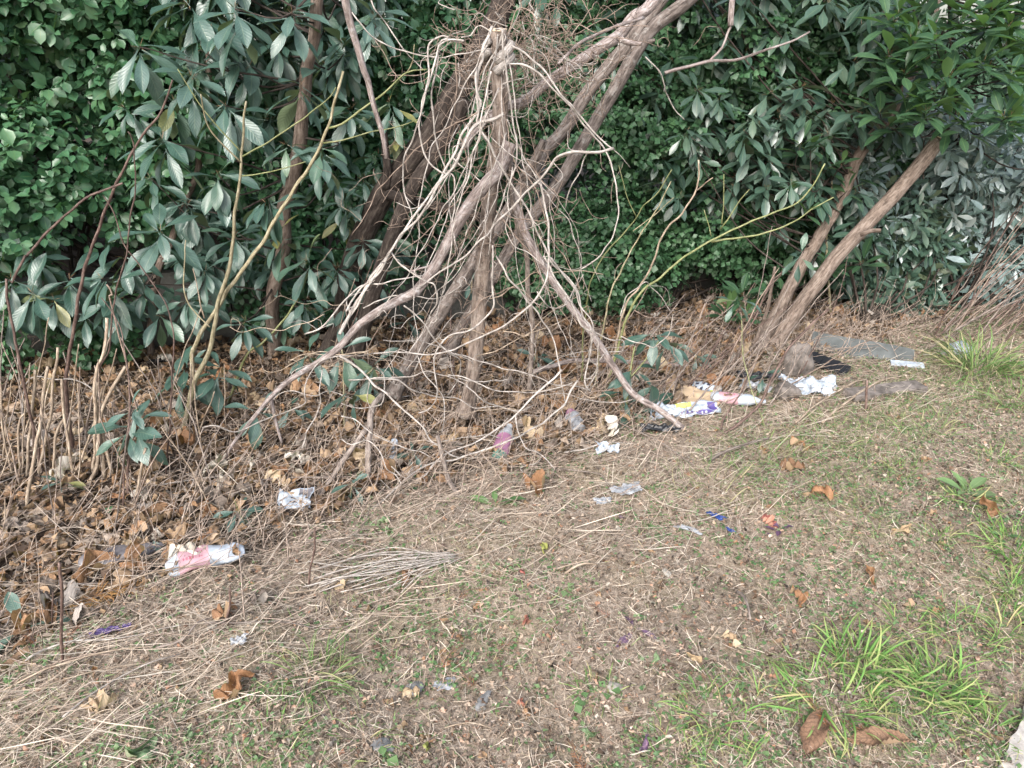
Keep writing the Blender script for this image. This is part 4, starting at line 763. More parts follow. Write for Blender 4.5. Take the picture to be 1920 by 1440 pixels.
def stem(pl, Y0, Y1, w0, w1, mat, label, group, name='stem', cat='stem', top=None, forks=()):
    pts = path3(pl, Y0, Y1); pts[0, 2] = min(pts[0, 2], float(hgt(pts[0, 0], pts[0, 1]))) 
    if not forks: o = MB().add(*tube(pts, pr(w0, Y0) * .75, pr(w1, Y1) * .75, 8, .02, .0025, .05, .12)).build(name, M[mat], origin=pts[0]); return tag(o, label, cat, group)
    e = empty(name, tuple(pts[0]), label, cat, group); MB().add(*tube(pts, pr(w0, Y0) * .75, pr(w1, Y1) * .75, 8, .02, .0025, .05, .12)).build('main_stem', M[mat], e)
    for f, u in forks: MB().add(*tube(path3(f, Y1, Y1), pr(u, Y1), pr(u * .5, Y1), 6, .02, .002, 0, .1)).build('side_twig', M[mat], e)
GC = 'cut canes standing at the left'
def gY(p): return G(*p)[1]
for k, (pl, w) in enumerate([(t4([(130, 1180), (180, 900), (195, 640)]), 4), (t4([(200, 1180), (225, 990), (245, 760), (270, 620)]), 4.5), (t4([(225, 1250), (250, 1040), (290, 850), (325, 515)]), 4), (t4([(390, 1160), (375, 1000), (360, 850), (345, 690)]), 4),
       (t4([(570, 970), (550, 900), (545, 710)]), 5), (t4([(540, 1050), (560, 920), (620, 780), (705, 620)]), 5), (t4([(500, 1150), (540, 700), (585, 560), (600, 350)]), 4.5), (t4([(110, 1200), (140, 900), (170, 600)]), 2),
       (t4([(290, 1200), (320, 1000), (368, 895)]), 4), (t4([(490, 1290), (540, 1180), (560, 1000)]), 5), (t4([(150, 1440), (180, 1200), (232, 915)]), 5), (t4([(60, 1200), (20, 1000), (0, 700)]), 3),
       (t4([(400, 1240), (480, 1100), (575, 750)]), 3), (t4([(750, 1400), (820, 1080)]), 4), (t4([(20, 940), (110, 905), (195, 880)]), 3)]):
    b = min(2.6, gY((pl[0][0], max(pl[0][1], 870)))) ; stem(pl, b, b + .05, w, w * .85, 'cane', None, GC) if False else stem(pl, b, b + .05, w, w * .85, 'cane', ['tan cut cane with a pale top, third tallest at the left edge', 'greyish cut cane with a flat top left of the tallest cane', 'tallest straight cut cane at the left edge', 'tan cut cane right of the tallest cane, ending at the dark stem', 'short thick tan cane left of the leafy shoot', 'tan cut cane leaning right above the leafy shoot', 'long tan cane bending up to the drooping leaves at left', 'very thin dry cane left of the pale topped one', 'short cane with a bright cut end in front of the tallest', 'short brown cane below the leafy shoot', 'low front cane with a pale end at the lower left', 'thin reddish cane at the very left edge', 'thin bent cane rising beside the leafy shoot', 'thin leaning cane at the right side of the clump', 'short cane lying level across the left clump'][k], GC, 'cane', 'cane')
for k in range(64):
    x = rng.uniform(-60, 430); y = rng.uniform(780, 1020); b = gY((x, y)); hgt_px = rng.uniform(70, 230); lean = rng.normal(12, 52)
    stem([(x, y), (x + lean * .4 + rng.normal(0, 4), y - hgt_px * .5), (x + lean, y - hgt_px)], b, b + rng.normal(0, .06), rng.uniform(1.2, 3.0), 1.3, rng.choice(['cane', 'stemgrey', 'vine2', 'vine3']), ('long' if hgt_px > 150 else 'short') + ' dry brown stalk of the cane clump ' + ('at the very left edge' if x < 60 else 'left of the leafy shoot' if x < 200 else 'around the leafy shoot') + (', leaning left' if lean < 0 else ''), 'dry stalks of the cane clump', 'cane', 'cane')
GR = 'long red brown stems at the left'
stem(t4([(345, 900), (375, 700), (390, 520), (430, 320), (500, 0)]) + t1([(600, 1150), (700, 960), (780, 800), (900, 620), (970, 450)]), 2.75, 2.7, 6, 2, 'stemred', 'tall red brown stem curving up right to the long leaves at left', GR)
stem(t4([(0, 420), (40, 230), (70, 150), (140, 0)]) + t1([(150, 1440), (300, 1270), (480, 1120), (600, 1070), (690, 1030)]), 2.6, 2.7, 4, 2.5, 'stemred', 'red brown stem arching right from the left edge', GR)
stem(t4([(500, 1050), (550, 680), (610, 520), (650, 220), (700, 20)]) + t1([(740, 1200), (765, 1040), (745, 800), (720, 740)]), 2.7, 2.65, 3, 1.5, 'stemred', 'thin red brown stem rising straight between the long leaves', GR)
stem(t4([(915, 1180), (955, 900), (970, 700), (980, 520), (970, 400), (920, 260), (830, 110), (750, 0)]) + t1([(700, 1360), (640, 1200), (580, 1100)]), 2.6, 2.7, 2.6, 1.4, 'stemred', 'thin dark jointed stem bending left over the litter', GR)
stem(t4([(690, 1440), (700, 1200), (715, 1000), (730, 850), (725, 700), (700, 520), (680, 400), (570, 235)]), 2.35, 2.6, 3, 1.2, 'stemred', 'thin dark jointed stem beside the leafy shoot', GR)
stem(t4([(680, 410), (640, 330), (640, 220), (600, 160)]), 2.6, 2.6, 2.6, 2, 'vine2', 'short pale forked twig before the drooping leaves at left', GR)
stem(t4([(0, 770), (150, 725), (300, 695), (430, 700), (520, 745)]), 2.7, 2.7, 1.6, 1.4, 'vine', 'pale thin stalk arching level across the left litter', GR)
GB = 'dark brown stems leaning right before the paired trunks'
for k, (pl, w) in enumerate([(t6([(0, 760), (200, 680), (300, 500), (400, 360), (480, 170), (560, 90)]), 3), (t6([(210, 1010), (330, 930), (430, 840), (500, 700), (580, 540), (700, 410), (820, 300)]), 4.5), (t6([(60, 720), (210, 590), (330, 440), (420, 300), (480, 190), (560, 100)]), 2.5),
       (t6([(210, 1000), (240, 900), (330, 760), (370, 650)]), 3), (t6([(90, 740), (160, 560), (240, 430), (300, 410)]), 2.6), (t6([(150, 700), (280, 600), (350, 430)]), 2), (t6([(-60, 700), (60, 480), (130, 320)]), 2), (t6([(120, 640), (130, 480), (150, 310)]), 2.4),
       (t6([(640, 700), (800, 400), (900, 150), (930, 0)]), 1.6)]):
    b = min(3.6, gY((pl[0][0], max(pl[0][1], 690)))); stem(pl, b, b + .2, w, w * .45, 'stemred', ['brown stem leaning right before the paired trunks', 'stout dark stem leaning right over the litter, thickest of its clump'][k == 1], GB)
for k in range(38):
    x = rng.uniform(1080, 1470); y = rng.uniform(700, 790); b = min(3.5, gY((x, y))); L = rng.uniform(80, 300); a = rng.normal(.98, .26)
    stem([(x, y), (x + L * .5 * math.cos(a) + rng.normal(0, 6), y - L * .5 * math.sin(a)), (x + L * math.cos(a) * 1.1, y - L * math.sin(a))], b, b + rng.normal(.12, .1), rng.uniform(1.3, 2.6), .9, rng.choice(['stemred', 'stemgrey', 'stemgrey', 'vine2']), ('long' if L > 190 else 'short') + ' thin brown stem of the thicket ' + ('beside the right pole' if x < 1200 else 'behind the litter' if x < 1330 else 'at the foot of the paired trunks'), 'thin stems of the right thicket', 'stem')
for k in range(20):
    x = rng.uniform(600, 1000); y = rng.uniform(700, 800); b = min(3.4, gY((x, y))); L = rng.uniform(80, 260); a = rng.normal(1.2, .35)
    stem([(x, y), (x + L * .5 * math.cos(a) + rng.normal(0, 6), y - L * .5 * math.sin(a)), (x + L * math.cos(a) * 1.1, y - L * math.sin(a))], b, b + rng.normal(.05, .1), rng.uniform(1.2, 2.6), .9, rng.choice(['stemred', 'vine2', 'stemgrey']), ('long' if L > 170 else 'short') + ' thin brown stem standing behind the vine tangle ' + ('left of the dead tree' if x < 850 else 'beside the dead tree foot'), 'thin stems behind the tangle', 'stem')
for k in range(60):   # bare thicket at the far right
    x = rng.uniform(1740, 1960); y = rng.uniform(590, 660); b = gY((x, y)); L = rng.uniform(130, 340); a = rng.normal(.78, .2)
    stem([(x, y), (x + L * .5 * math.cos(a) + rng.normal(0, 8), y - L * .5 * math.sin(a)), (x + L * math.cos(a) * 1.1, y - L * math.sin(a))], b, b + rng.normal(.1, .15), rng.uniform(1.2, 2.4), .9, rng.choice(['stemgrey', 'vine2', 'stemred']), ('long' if L > 175 else 'short') + ' bare brown stem of the right edge thicket, ' + ('its left side' if x < 1810 else 'its middle' if x < 1880 else 'its right side') + (', steep' if a > .8 else ', low'), 'bare stems at the right edge', 'stem')
GS = 'short dark cut stems poking out of the verge'
for k, (a, b_, w, lab) in enumerate([((350 / 3, 1245), (335 / 3, 1055), 5, 'dark cut stem standing at the lower left, tallest of the short stubs'), ((95, 1180), (100, 1110), 2.5, 'thin dark cut stem just left of the tallest short stub'), ((422, 1170), (432, 1100), 3.5, 'dark cut stem with a pale split tip below the bottle'),
                        ((578, 1105), (590, 990), 3, 'thin dark cut stem right of the pink labelled bottle'), ((1622, 772), (1626, 712), 3.2, 'short dark cut stem on the right of the verge'), ((1315, 330), (1300, 290), 0, '')]):
    if w: Yb = gY(a); stem([a, ((a[0] + b_[0]) / 2 + 2, (a[1] + b_[1]) / 2), b_], Yb, Yb + .005, w, w * .9, 'stemred', lab, GS)

# low tangle of twigs and dead weed stalks in the litter, past counting
mb = MB()
for k in range(2500):
    e = rng.uniform(-.05, 1.5) if k % 3 else rng.normal(.22, .2); t = rng.uniform(-.3, 5.0); c = EA + _ed * t + _en * e
    if wall_d(*c) > -.12 or abs(c[0]) > .5 + c[1] * .8 or c[1] < 1: continue
    L = rng.uniform(.06, .32); a = math.atan2(_ed[1], _ed[0]) + rng.normal(.1, .9); el = abs(rng.normal(0, .45)) if k % 4 else rng.uniform(.6, 1.4)
    dv = np.array([math.cos(a) * math.cos(el), math.sin(a) * math.cos(el), math.sin(el)]); p0 = np.array([c[0], c[1], float(hgt(*c)) + rng.uniform(0, .05)]); pts = [p0]
    for q in range(3): dv = nrm(dv + rng.normal(0, .22, 3) - [0, 0, .05]); pts.append(pts[-1] + dv * L / 3)
    pts = np.array(pts); pts[:, 2] = np.maximum(pts[:, 2], hgt(pts[:, 0], pts[:, 1]) + .003); V, Qd, T, A = tube(pts, rng.uniform(.0008, .0024), .0007, 5, .03, 0, 0, .2); A[:, 2] += rng.uniform(0, 9); mb.add(V, Qd, T, A)
tag(mb.build('twig_litter', M['vine3']), 'mat of fine dry twigs and weed stalks over the leaf litter', 'twigs', kind='stuff')
# ------------------------------------------------------------------ ground cover
def rnd_ground(n, e_rng=None, near=1.0, box=(-3.0, 4.2, .95, 5.6)):
    """random ground points, denser near the verge in front"""
    out = []
    while sum(len(o) for o in out) < n:
        m = n * 2; x = rng.uniform(box[0], box[1], m); y = box[2] + (box[3] - box[2]) * rng.uniform(0, 1, m) ** (1 + near)
        ok = (np.abs(x) < .35 + y * .82) & ((x - PA[0]) * _pn[0] + (y - PA[1]) * _pn[1] < rng.uniform(-.05, .06, m)) & (wall_d(x, y) < -.02)
        if e_rng: e = edge_d(x, y); ok &= (e > e_rng[0] + rng.normal(0, .07, m)) & (e < e_rng[1] + rng.normal(0, .07, m))
        out.append(np.stack([x[ok], y[ok]], -1))
    return np.concatenate(out)[:n]
def patchy(x, y, s=1.0, ph=0.0):
    return .5 + .25 * np.sin(x * 4.1 * s + 2 * np.sin(y * 2.7 * s + ph) + ph) + .25 * np.sin(y * 5.3 * s + 2 * np.sin(x * 3.3 * s + ph * 2))
def put(mb, tp, xy, size, lift=(.0, .01), tilt=.5, upright=0.0, wsc=None, dirs=None, rn=None, zoff=None):
    n = len(xy); z = hgt(xy[:, 0], xy[:, 1]) + rng.uniform(lift[0], lift[1], n)
    a = rng.uniform(0, 2 * np.pi, n) if dirs is None else dirs
    pitch = rng.normal(upright, tilt * .6, n) if upright else np.abs(rng.normal(0, tilt * .5, n))
    d = np.stack([np.cos(a) * np.cos(pitch), np.sin(a) * np.cos(pitch), np.sin(pitch)], -1)
    up = np.array([0, 0, 1.0]) + rng.normal(0, tilt, (n, 3)); Mx = frames(d, up, size, wsc)
    scatter(mb, tp, Mx, np.stack([xy[:, 0], xy[:, 1], z], -1) - d * size[:, None] * (0 if upright else .5), rng.uniform(0, 1, n) if rn is None else rn)
T_straw = LV(10, ny=5, nx=1, wid=(.014, .034), peak=.5, bend=(-.35, .5), fold=.2, pet=0, sharp=.35, hook=(-.7, .7))
for k, (V, Qd, A) in enumerate(T_straw): V[:, 0] += (.02 + .1 * (k % 4 == 0)) * np.sin(A[:, 1] * (2 + k)) * (1 if k % 2 else -1)
T_blade = LV(8, ny=6, nx=2, wid=(.03, .06), peak=.35, bend=(.1, .9), fold=.5, pet=0, sharp=.5, hook=(.2, 1.5))
T_bit = LV(10, ny=3, nx=2, wid=(.22, .7), peak=.5, bend=(-.8, 1.2), fold=(.1, .6), pet=0, curl=(.4, 2.2), sharp=.9, crump=(.6, 1.4))
T_dead = LV(14, ny=18, nx=12, wid=(.34, .62), peak=(.42, .58), bend=(-.4, 1.0), fold=.05, pet=.08, curl=(.3, 1.7), crump=(.6, 1.2), sharp=.75, hook=(-1.0, 1.5))
for (V, Qd, A) in T_dead: V[:, 2] += .010 * np.sin(A[:, 1] * 62 - np.abs(A[:, 0]) * 9) * np.abs(A[:, 0]) + .012 * np.exp(-(A[:, 0] / .12) ** 2)
T_deadl = LV(10, ny=6, nx=4, wid=(.28, .7), peak=(.4, .6), bend=(-.4, .9), fold=.05, pet=.08, curl=(.2, 1.6), crump=(.6, 1.2), sharp=.75, hook=(-1.0, 1.5))
def stuff(mb, name, mat, label, cat): return tag(mb.build(name, M[mat]), label, cat, kind='stuff')

# crumbs of dead clover, leaf and soil over the verge
mb = MB(); xy = rnd_ground(60000, (-9, .25), .9); put(mb, T_bit, xy, .004 + .016 * rng.uniform(0, 1, len(xy)) ** 2, (0, .014), 1.0); 
stuff(mb, 'ground_crumbs', 'bits', 'dry crumbs of dead clover and leaf scattered over the verge soil', 'debris')
mb = MB(); xy = rnd_ground(22000, (-9, .2), .9); xy = xy[rng.uniform(0, 1, len(xy)) < .25 + .75 * patchy(xy[:, 0], xy[:, 1], 1.1, 3.3) * sstep((xy[:, 0] + .6) / 1.4)]; put(mb, T_bit, xy, .006 + .016 * rng.uniform(0, 1, len(xy)) ** 2, (0, .016), 1.0)
xy = rnd_ground(14000, (.1, 9), .4); put(mb, T_bit, xy, rng.uniform(.012, .035, len(xy)), (0, .02), .8)
stuff(mb, 'litter_crumbs', 'crumbs_dark', 'dark broken leaf crumbs between the dead leaves and over the verge', 'debris')
# short straw
mb = MB(); xy = rnd_ground(125000, (-9, .45), .9); e = edge_d(xy[:, 0], xy[:, 1]); keep = rng.uniform(0, 1, len(xy)) < .35 + .65 * patchy(xy[:, 0], xy[:, 1], 1.3, .5) + (e > -.4) * .3; xy = xy[keep]
put(mb, T_straw, xy, (.008 + .055 * rng.uniform(0, 1, len(xy)) ** 2.2), (.001, .018), .55, wsc=rng.uniform(.6, 1.6, len(xy)))
xy = rnd_ground(4200, (-.62, .28), .6, (-3, 3.9, .95, 5.2)); dd = math.atan2(_ed[1], _ed[0]) + rng.normal(0, .42, len(xy)) + np.pi * rng.integers(0, 2, len(xy)) - .25
put(mb, T_straw, xy, rng.uniform(.08, .24, len(xy)), (.003, .03), .22, dirs=dd, wsc=rng.uniform(.3, .6, len(xy)))
xy = rnd_ground(3600, (.1, 2.2), .3); put(mb, T_straw, xy, rng.uniform(.05, .24, len(xy)), (.005, .06), .4, wsc=rng.uniform(.3, .6, len(xy)))
stuff(mb, 'straw', 'straw', 'pale dry straw and grass stems matted over the verge', 'straw')
# faded short lawn blades
mb = MB(); xy = rnd_ground(130000, (-9, .05), .9); pz = patchy(xy[:, 0], xy[:, 1], .9, 2.1); right = sstep((xy[:, 0] - xy[:, 1] * .25 + .1) / 1.2)
keep = rng.uniform(0, 1, len(xy)) < (.10 + .55 * (pz > .55) * pz) * (.25 + 1.1 * right); xy = xy[keep]; n = len(xy)
put(mb, T_blade, xy, rng.uniform(.012, .045, n), (0, .004), .45, .75, wsc=rng.uniform(.6, 1.2, n))
stuff(mb, 'grass', 'lawn', 'thin faded grass growing in patches over the dry verge', 'grass')
# clover-like small weeds
mb = MB(); xy = rnd_ground(17000, (-9, .1), .9); pz = patchy(xy[:, 0], xy[:, 1], 1.4, 4.2); xy = xy[rng.uniform(0, 1, len(xy)) < .12 + .7 * (pz > .6) + .5 * (xy[:, 0] > .9)]; n = len(xy)
rep = np.repeat(xy, 3, 0) + rng.normal(0, .008, (n * 3, 2)); put(mb, LV(4, ny=3, nx=2, wid=(.6, .95), peak=.5, bend=(.1, .6), fold=.2, pet=.1, sharp=.7), rep, rng.uniform(.006, .017, len(rep)), (.003, .016), .4)
stuff(mb, 'ground_weeds', 'weed', 'tiny green clover like weeds sprinkled through the dry verge', 'weeds')
# leaf litter bed behind the edge
mb = MB(); xy = rnd_ground(7500, (.12, 9), .3); put(mb, T_deadl, xy, .018 + .08 * rng.uniform(0, 1, len(xy)) ** 1.4, (.0, .035), .5)
xy = rnd_ground(420, (-9, .1), .8); put(mb, T_deadl, xy, rng.uniform(.015, .04, len(xy)), (.002, .012), .4)
xy = rnd_ground(420, (.05, 1.2), .4); put(mb, T_deadl, xy, rng.uniform(.025, .06, len(xy)), (.035, .065), .7)
stuff(mb, 'leaf_litter', 'deadmix', 'thick brown bed of small dead leaves behind the straw edge', 'leaf litter')

# individual fallen leaves ------------------------------------------------
def leaf_mesh(k, mat, tpl=T_dead):
    V, Qd, A = tpl[k]; mb = MB(); mb.add(V - [0, .5, 0], Qd, None, np.concatenate([A, np.zeros((len(A), 1))], 1)); return mb.mesh('fallen_leaf', M[mat])
T_ridge = LV(3, ny=26, nx=14, wid=(.40, .5), peak=.48, bend=(.1, .5), fold=.1, pet=.06, curl=(.7, 1.1), crump=.25, sharp=.8, hook=.3)
for (V, Qd, A) in T_ridge: V[:, 2] += .016 * np.sin(A[:, 1] * 70 - np.abs(A[:, 0]) * 10) * (.2 + np.abs(A[:, 0])) + .02 * np.sin(A[:, 1] * 9) * A[:, 0]
LM = {m: [leaf_mesh(k, m) for k in range(len(T_dead))] for m in ('dead1', 'dead2', 'dead3', 'dead4')}
def place_leaf(me, x, y, size, rz, label, group=None, tilt=.35, lift=.012, name='fallen_leaf', cat='leaf', flip=False):
    o = bpy.data.objects.new(name, me); COL.objects.link(o); o.location = (x, y, float(hgt(x, y)) + lift * (.5 + size * 8))
    o.rotation_euler = (rng.normal(0, tilt) + (math.pi if flip else 0), rng.normal(0, tilt), rz); o.scale = (size, size, size); return tag(o, label, cat, group)
TR = [(442, 1302, 60, 'dead1', 'orange curled leaf alone on the verge at lower left'), (1525, 1385, 105, 'dead1', 'big curled brown leaf under the bright grass tuft at lower right'), (1648, 1400, 105, 'dead1', 'big ridged brown leaf standing at the bottom right'),
      (1500, 838, 34, 'dead1', 'small orange leaf at the top of the verge, right of the poles'), (1484, 888, 44, 'dead1', 'orange brown leaf on the verge below the right thicket'), (1632, 1092, 34, 'dead1', 'small curled orange leaf on the clover patch at right'),
      (1527, 930, 52, 'dead1', 'brown leaf lying on the verge right of the blue scrap'), (642, 1106, 52, 'dead2', 'tan curled leaf at the tip of the straw fan'), (762, 1092, 52, 'dead1', 'curled orange tan leaf right of the straw fan'),
      (866, 1203, 38, 'dead1', 'folded reddish brown leaf at the middle of the foreground'), (985, 1176, 34, 'red', 'small red leaf on the soil in the foreground middle'), (980, 1077, 22, 'red', 'small pink red leaf fragment above the foreground middle'), (978, 1325, 18, 'red', 'tiny red leaf near the bottom middle'),
      (1020, 1038, 28, 'yellow', 'small yellow green leaf on bare soil above the middle of the verge'), (803, 1407, 30, 'yellow', 'yellow leaf lying at the bottom edge, left of centre'), (1228, 1243, 28, 'green1', 'pale green leaf on the verge right of centre'),
      (1106, 1383, 30, 'green1', 'light green leaf near the bottom right of centre'), (1003, 920, 62, 'dead1', 'tall orange brown leaf standing upright in the litter'), (772, 1303, 36, 'dead2', 'small curled tan leaf left of the glass like film'), (195, 1330, 42, 'dead2', 'folded tan leaf at lower left by the straw'),
      (1370, 1210, 34, 'dead2', 'tan leaf beside the broken twig in the right foreground'), (1305, 1245, 34, 'dead2', 'pale tan leaf below the purple rosette'), (1495, 1130, 36, 'dead1', 'orange leaf piece on the verge beside a short brown stick'), (375, 1018, 44, 'dead1', 'curled brown leaf just above the pink labelled bottle'),
      (250, 1035, 46, 'dead2', 'orange tan leaf above the smoky crushed bottle'), (170, 672, 36, 'dead2', 'pale tan leaf by the wall at upper left'), (345, 798, 46, 'dead1', 'large tan brown leaf right of the leafy shoot'), (700, 785, 50, 'dead1', 'brown leaf cluster end behind the low vines'), (425, 1160, 42, 'dead1', 'brown leaf leaning on the cut stem below the bottle'),
      (330, 970, 54, 'dead1', 'large brown leaf above the pink labelled bottle'), (20, 1150, 40, 'dead1', 'orange brown leaf at the left edge above the seedling'), (1690, 1000, 38, 'dead2', 'tan leaf between the sparse green tufts at right'), (1850, 960, 40, 'dead1', 'brown leaf at the right edge above the grass'), (1440, 985, 26, 'red', 'pink leaf beside the small purple weed'),
      (280, 1425, 62, 'green1', 'long grey green leaf at the bottom left'), (355, 1385, 26, 'green1', 'small rounded green leaf at lower left'), (1210, 1405, 30, 'purple', 'small dark purple leaf at the bottom right of centre'), (1165, 975, 20, 'purple', 'dull violet leaf on the verge left of the blue scrap'), (720, 985, 24, 'green1', 'pale round green leaf among the low vines'),
      (1302, 625, 30, 'dead1', 'orange leaf on the litter by the leafy right shoot'), (480, 1130, 40, 'dead3', 'flat grey leaf below right of the bottle'), (125, 890, 60, 'dead4', 'crumpled pale grey dead leaf caught in the canes'), (420, 915, 40, 'dead4', 'pale whitish dead leaf at the left of the litter'), (555, 890, 34, 'dead4', 'white bleached leaf under the left pole tip'), (300, 1010, 26, 'dead4', 'bleached white leaf piece above the crushed bottles')]
for x, y, s, m, lab in TR:
    g = G(x, y); me = (LM.get(m) or LM.setdefault(m, [leaf_mesh(k, m) for k in range(4)])); me = me[int(rng.integers(0, len(me)))] if s < 80 else leaf_mesh(0 if x < 1600 else 1, 'dead5', T_ridge); s = s if s < 80 else s * .9
    place_leaf(me, g[0], g[1], s * 1.05 / FPX * np.linalg.norm(g - [0, 0, CH]), rng.uniform(0, 6.28) if s < 80 else (2.6 if x < 1600 else 1.35), lab, None, .4 if s < 80 else .12, .02)
col_l = {'dead1': 'orange brown', 'dead2': 'tan', 'dead3': 'grey brown', 'dead4': 'bleached pale'}
xy = rnd_ground(330, (.05, 2.3), .35)
zones = lambda x, y: ('under the evergreen leaves at left' if (x < -.7 and y > 2.9) else 'by the left canes' if x < -.7 else 'below the left pole' if x < -.15 and y < 2.9 else 'behind the dead tree foot' if x < .35 and y > 3.0 else 'in front of the dead tree foot' if x < .35 else 'around the right pole' if x < .9 else 'among the plastic litter' if x < 1.5 else 'at the foot of the right trees')
for x, y in xy[:278]:
    m = rng.choice(['dead1', 'dead1', 'dead2', 'dead3', 'dead4'], p=[.34, .2, .22, .18, .06]); s = rng.uniform(.065, .14)
    sz = 'large' if s > .09 else 'small' if s < .07 else 'middling'
    place_leaf(LM[m][int(rng.integers(0, 14))], x, y, s, rng.uniform(0, 6.28), f'{sz} curled {col_l[m]} dead leaf {zones(x, y)}', 'dead leaves lying in the litter', .5, .03, flip=rng.uniform() < .3)
xy = rnd_ground(60, (-9, .0), .7)
for x, y in xy[:34]:
    m = rng.choice(['dead1', 'dead2', 'dead3']); s = rng.uniform(.025, .05)
    place_leaf(LM[m][int(rng.integers(0, 14))], x, y, s, rng.uniform(0, 6.28), f'small {col_l[m]} dead leaf on the ' + ('left' if x < -.2 else 'middle' if x < .6 else 'right') + (' foreground verge' if y < 2.2 else ' far verge'), 'dead leaves dotted over the verge', .35, .008)

# grass tufts
def tuft(px, py, n, L, spread, label, mat='grass', lean=(0, 0), up=.9, width=1.0, rad=None):
    n = int(n * 2.2) if mat == 'grass' else n; width = width * (.72 if mat == 'grass' else 1); L = L * (.86 if mat == 'grass' else 1); spread = spread * 1.3
    g = G(px, py); e = empty('grass_tuft', tuple(g), label, 'grass tuft'); mb = MB(); rad = spread if rad is None else rad
    a = rng.uniform(0, 6.28, n); r = rad * np.sqrt(rng.uniform(0, 1, n)); x = g[0] + r * np.cos(a); y = g[1] + r * np.sin(a); p = np.stack([x, y, hgt(x, y) - .003], -1)
    pit = np.clip(rng.normal(up, .3, n), .1, 1.5); aa = a + rng.normal(0, .7, n); d = np.stack([np.cos(aa) * np.cos(pit) + lean[0], np.sin(aa) * np.cos(pit) + lean[1], np.sin(pit)], -1)
    scatter(mb, T_blade, frames(d, np.array([0, 0, 1.0]) + rng.normal(0, .5, (n, 3)), L * rng.uniform(.45, 1.15, n), np.full(n, width)), p, rng.uniform(0, 1, n) ** 1.3)
    mb.build('blades', M[mat], e); return e
tuft(590, 1268, 130, .13, .05, 'fine green grass tuft at the lower left of the verge', 'lawn', (.0, .0), .55, .5)
tuft(1605, 1240, 46, .16, .05, 'tall bright green grass tuft at the lower right', 'grass', (0, 0), .95, 1.1)
tuft(1760, 1290, 70, .15, .06, 'wide bright green grass tuft, rightmost of the lower right pair', 'grass', (0, 0), .75, 1.1)
tuft(1560, 1310, 60, .15, .08, 'low green grass tuft left of the wide bright tuft', 'grass', (0, 0), .6, 1.0)
tuft(1680, 1300, 60, .15, .07, 'green grass between the two bright tufts at lower right', 'grass', (0, 0), .6, 1.0)
tuft(1340, 1340, 34, .11, .06, 'sparse green grass tuft right of the bottom centre', 'grass', (0, 0), .7, 1.0)
tuft(1365, 1435, 26, .10, .05, 'green grass tuft at the bottom edge right of centre', 'grass', (0, 0), .8, 1.0)
tuft(1850, 1370, 40, .13, .05, 'green grass tuft beside the path corner', 'grass', (0, 0), .6, .9)
tuft(1905, 1035, 50, .16, .07, 'bright green grass tuft at the right edge', 'grass', (0, 0), .8, 1.0)
tuft(1800, 1190, 34, .12, .07, 'sparse green grass above the wide bright tuft', 'grass', (0, 0), .8, .9)
tuft(1885, 1180, 34, .13, .06, 'thin green grass at the right edge below the bright tuft', 'grass', (0, 0), .8, .9)
tuft(1805, 935, 60, .10, .06, 'low light green weed tuft on the right verge', 'grass', (0, 0), .5, 1.5)
tuft(1690, 885, 30, .08, .05, 'small green grass tuft at the upper right verge', 'grass', (0, 0), .7, 1.3)
tuft(1430, 850, 150, .10, .13, 'patch of fine green grass at the top of the verge by the stems', 'lawn', (0, 0), .6, .6)
tuft(1560, 815, 130, .10, .12, 'patch of fine grey green grass on the upper verge', 'lawn', (0, 0), .6, .6)
tuft(1330, 905, 140, .10, .12, 'patch of faded green grass below the right pole tip', 'lawn', (0, 0), .6, .6)
tuft(1725, 800, 120, .10, .12, 'green grass patch on the far right verge', 'lawn', (0, 0), .6, .7)
tuft(1835, 690, 220, .26, .10, 'long drooping grass clump beside the white stone at far right', 'lawn', (0, 0), .8, .45)
tuft(1900, 750, 120, .16, .12, 'drooping grass patch at the right edge', 'lawn', (0, 0), .7, .5)
tuft(1120, 1300, 30, .08, .04, 'few green blades beside the clover leaves in the foreground', 'grass', (0, 0), .6, .8)
tuft(690, 1395, 24, .09, .05, 'few green blades near the bottom left of centre', 'grass', (0, 0), .5, .9)

for x, y, n, L, lab in [(1870, 860, 30, .10, 'small bright grass patch at the right edge under the drooping one'), (1760, 1010, 26, .09, 'small bright grass patch left of the right edge tuft'), (1900, 1110, 36, .12, 'bright grass at the right edge, between two tufts'), (1250, 1400, 24, .08, 'few green blades right of the bottom middle'), (1450, 1300, 24, .09, 'small green tuft below the tan leaf at right'), (1620, 960, 22, .07, 'small green tuft in the middle of the right verge'), (1700, 1180, 26, .10, 'small green tuft above the bright pair'), (520, 1390, 22, .07, 'few green blades at the bottom left')]: tuft(x, y, n, L, .05, lab, 'grass', (0, 0), .75, .9)

# dry grass clumps with curling blades
T_curl = LV(8, ny=7, nx=1, wid=(.014, .03), peak=.4, bend=(-.2, 1.2), fold=.2, pet=0, sharp=.35, hook=(.6, 2.6))
def dry_tuft(px, py, n, L, label, up=.5, width=.5, rad=.03):
    g = G(px, py); mb = MB(); a = rng.uniform(0, 6.28, n); r = rad * 1.8 * np.sqrt(rng.uniform(0, 1, n)); x = g[0] + r * np.cos(a); y = g[1] + r * np.sin(a)
    pit = np.clip(rng.normal(up, .3, n), .05, 1.4); d = np.stack([np.cos(a) * np.cos(pit), np.sin(a) * np.cos(pit), np.sin(pit)], -1)
    d[:, :2] += rng.normal(0, .8, (n, 2)) + rng.normal(0, .4, 2); scatter(mb, T_curl, frames(d, np.array([0, 0, 1.0]) + rng.normal(0, .5, (n, 3)), L * .75 * rng.uniform(.5, 1.2, n), np.full(n, width)), np.stack([x, y, hgt(x, y)], -1), rng.uniform(.3, 1, n))
    tag(mb.build('dry_grass_tuft', M['straw'], origin=g), label, 'dry grass')
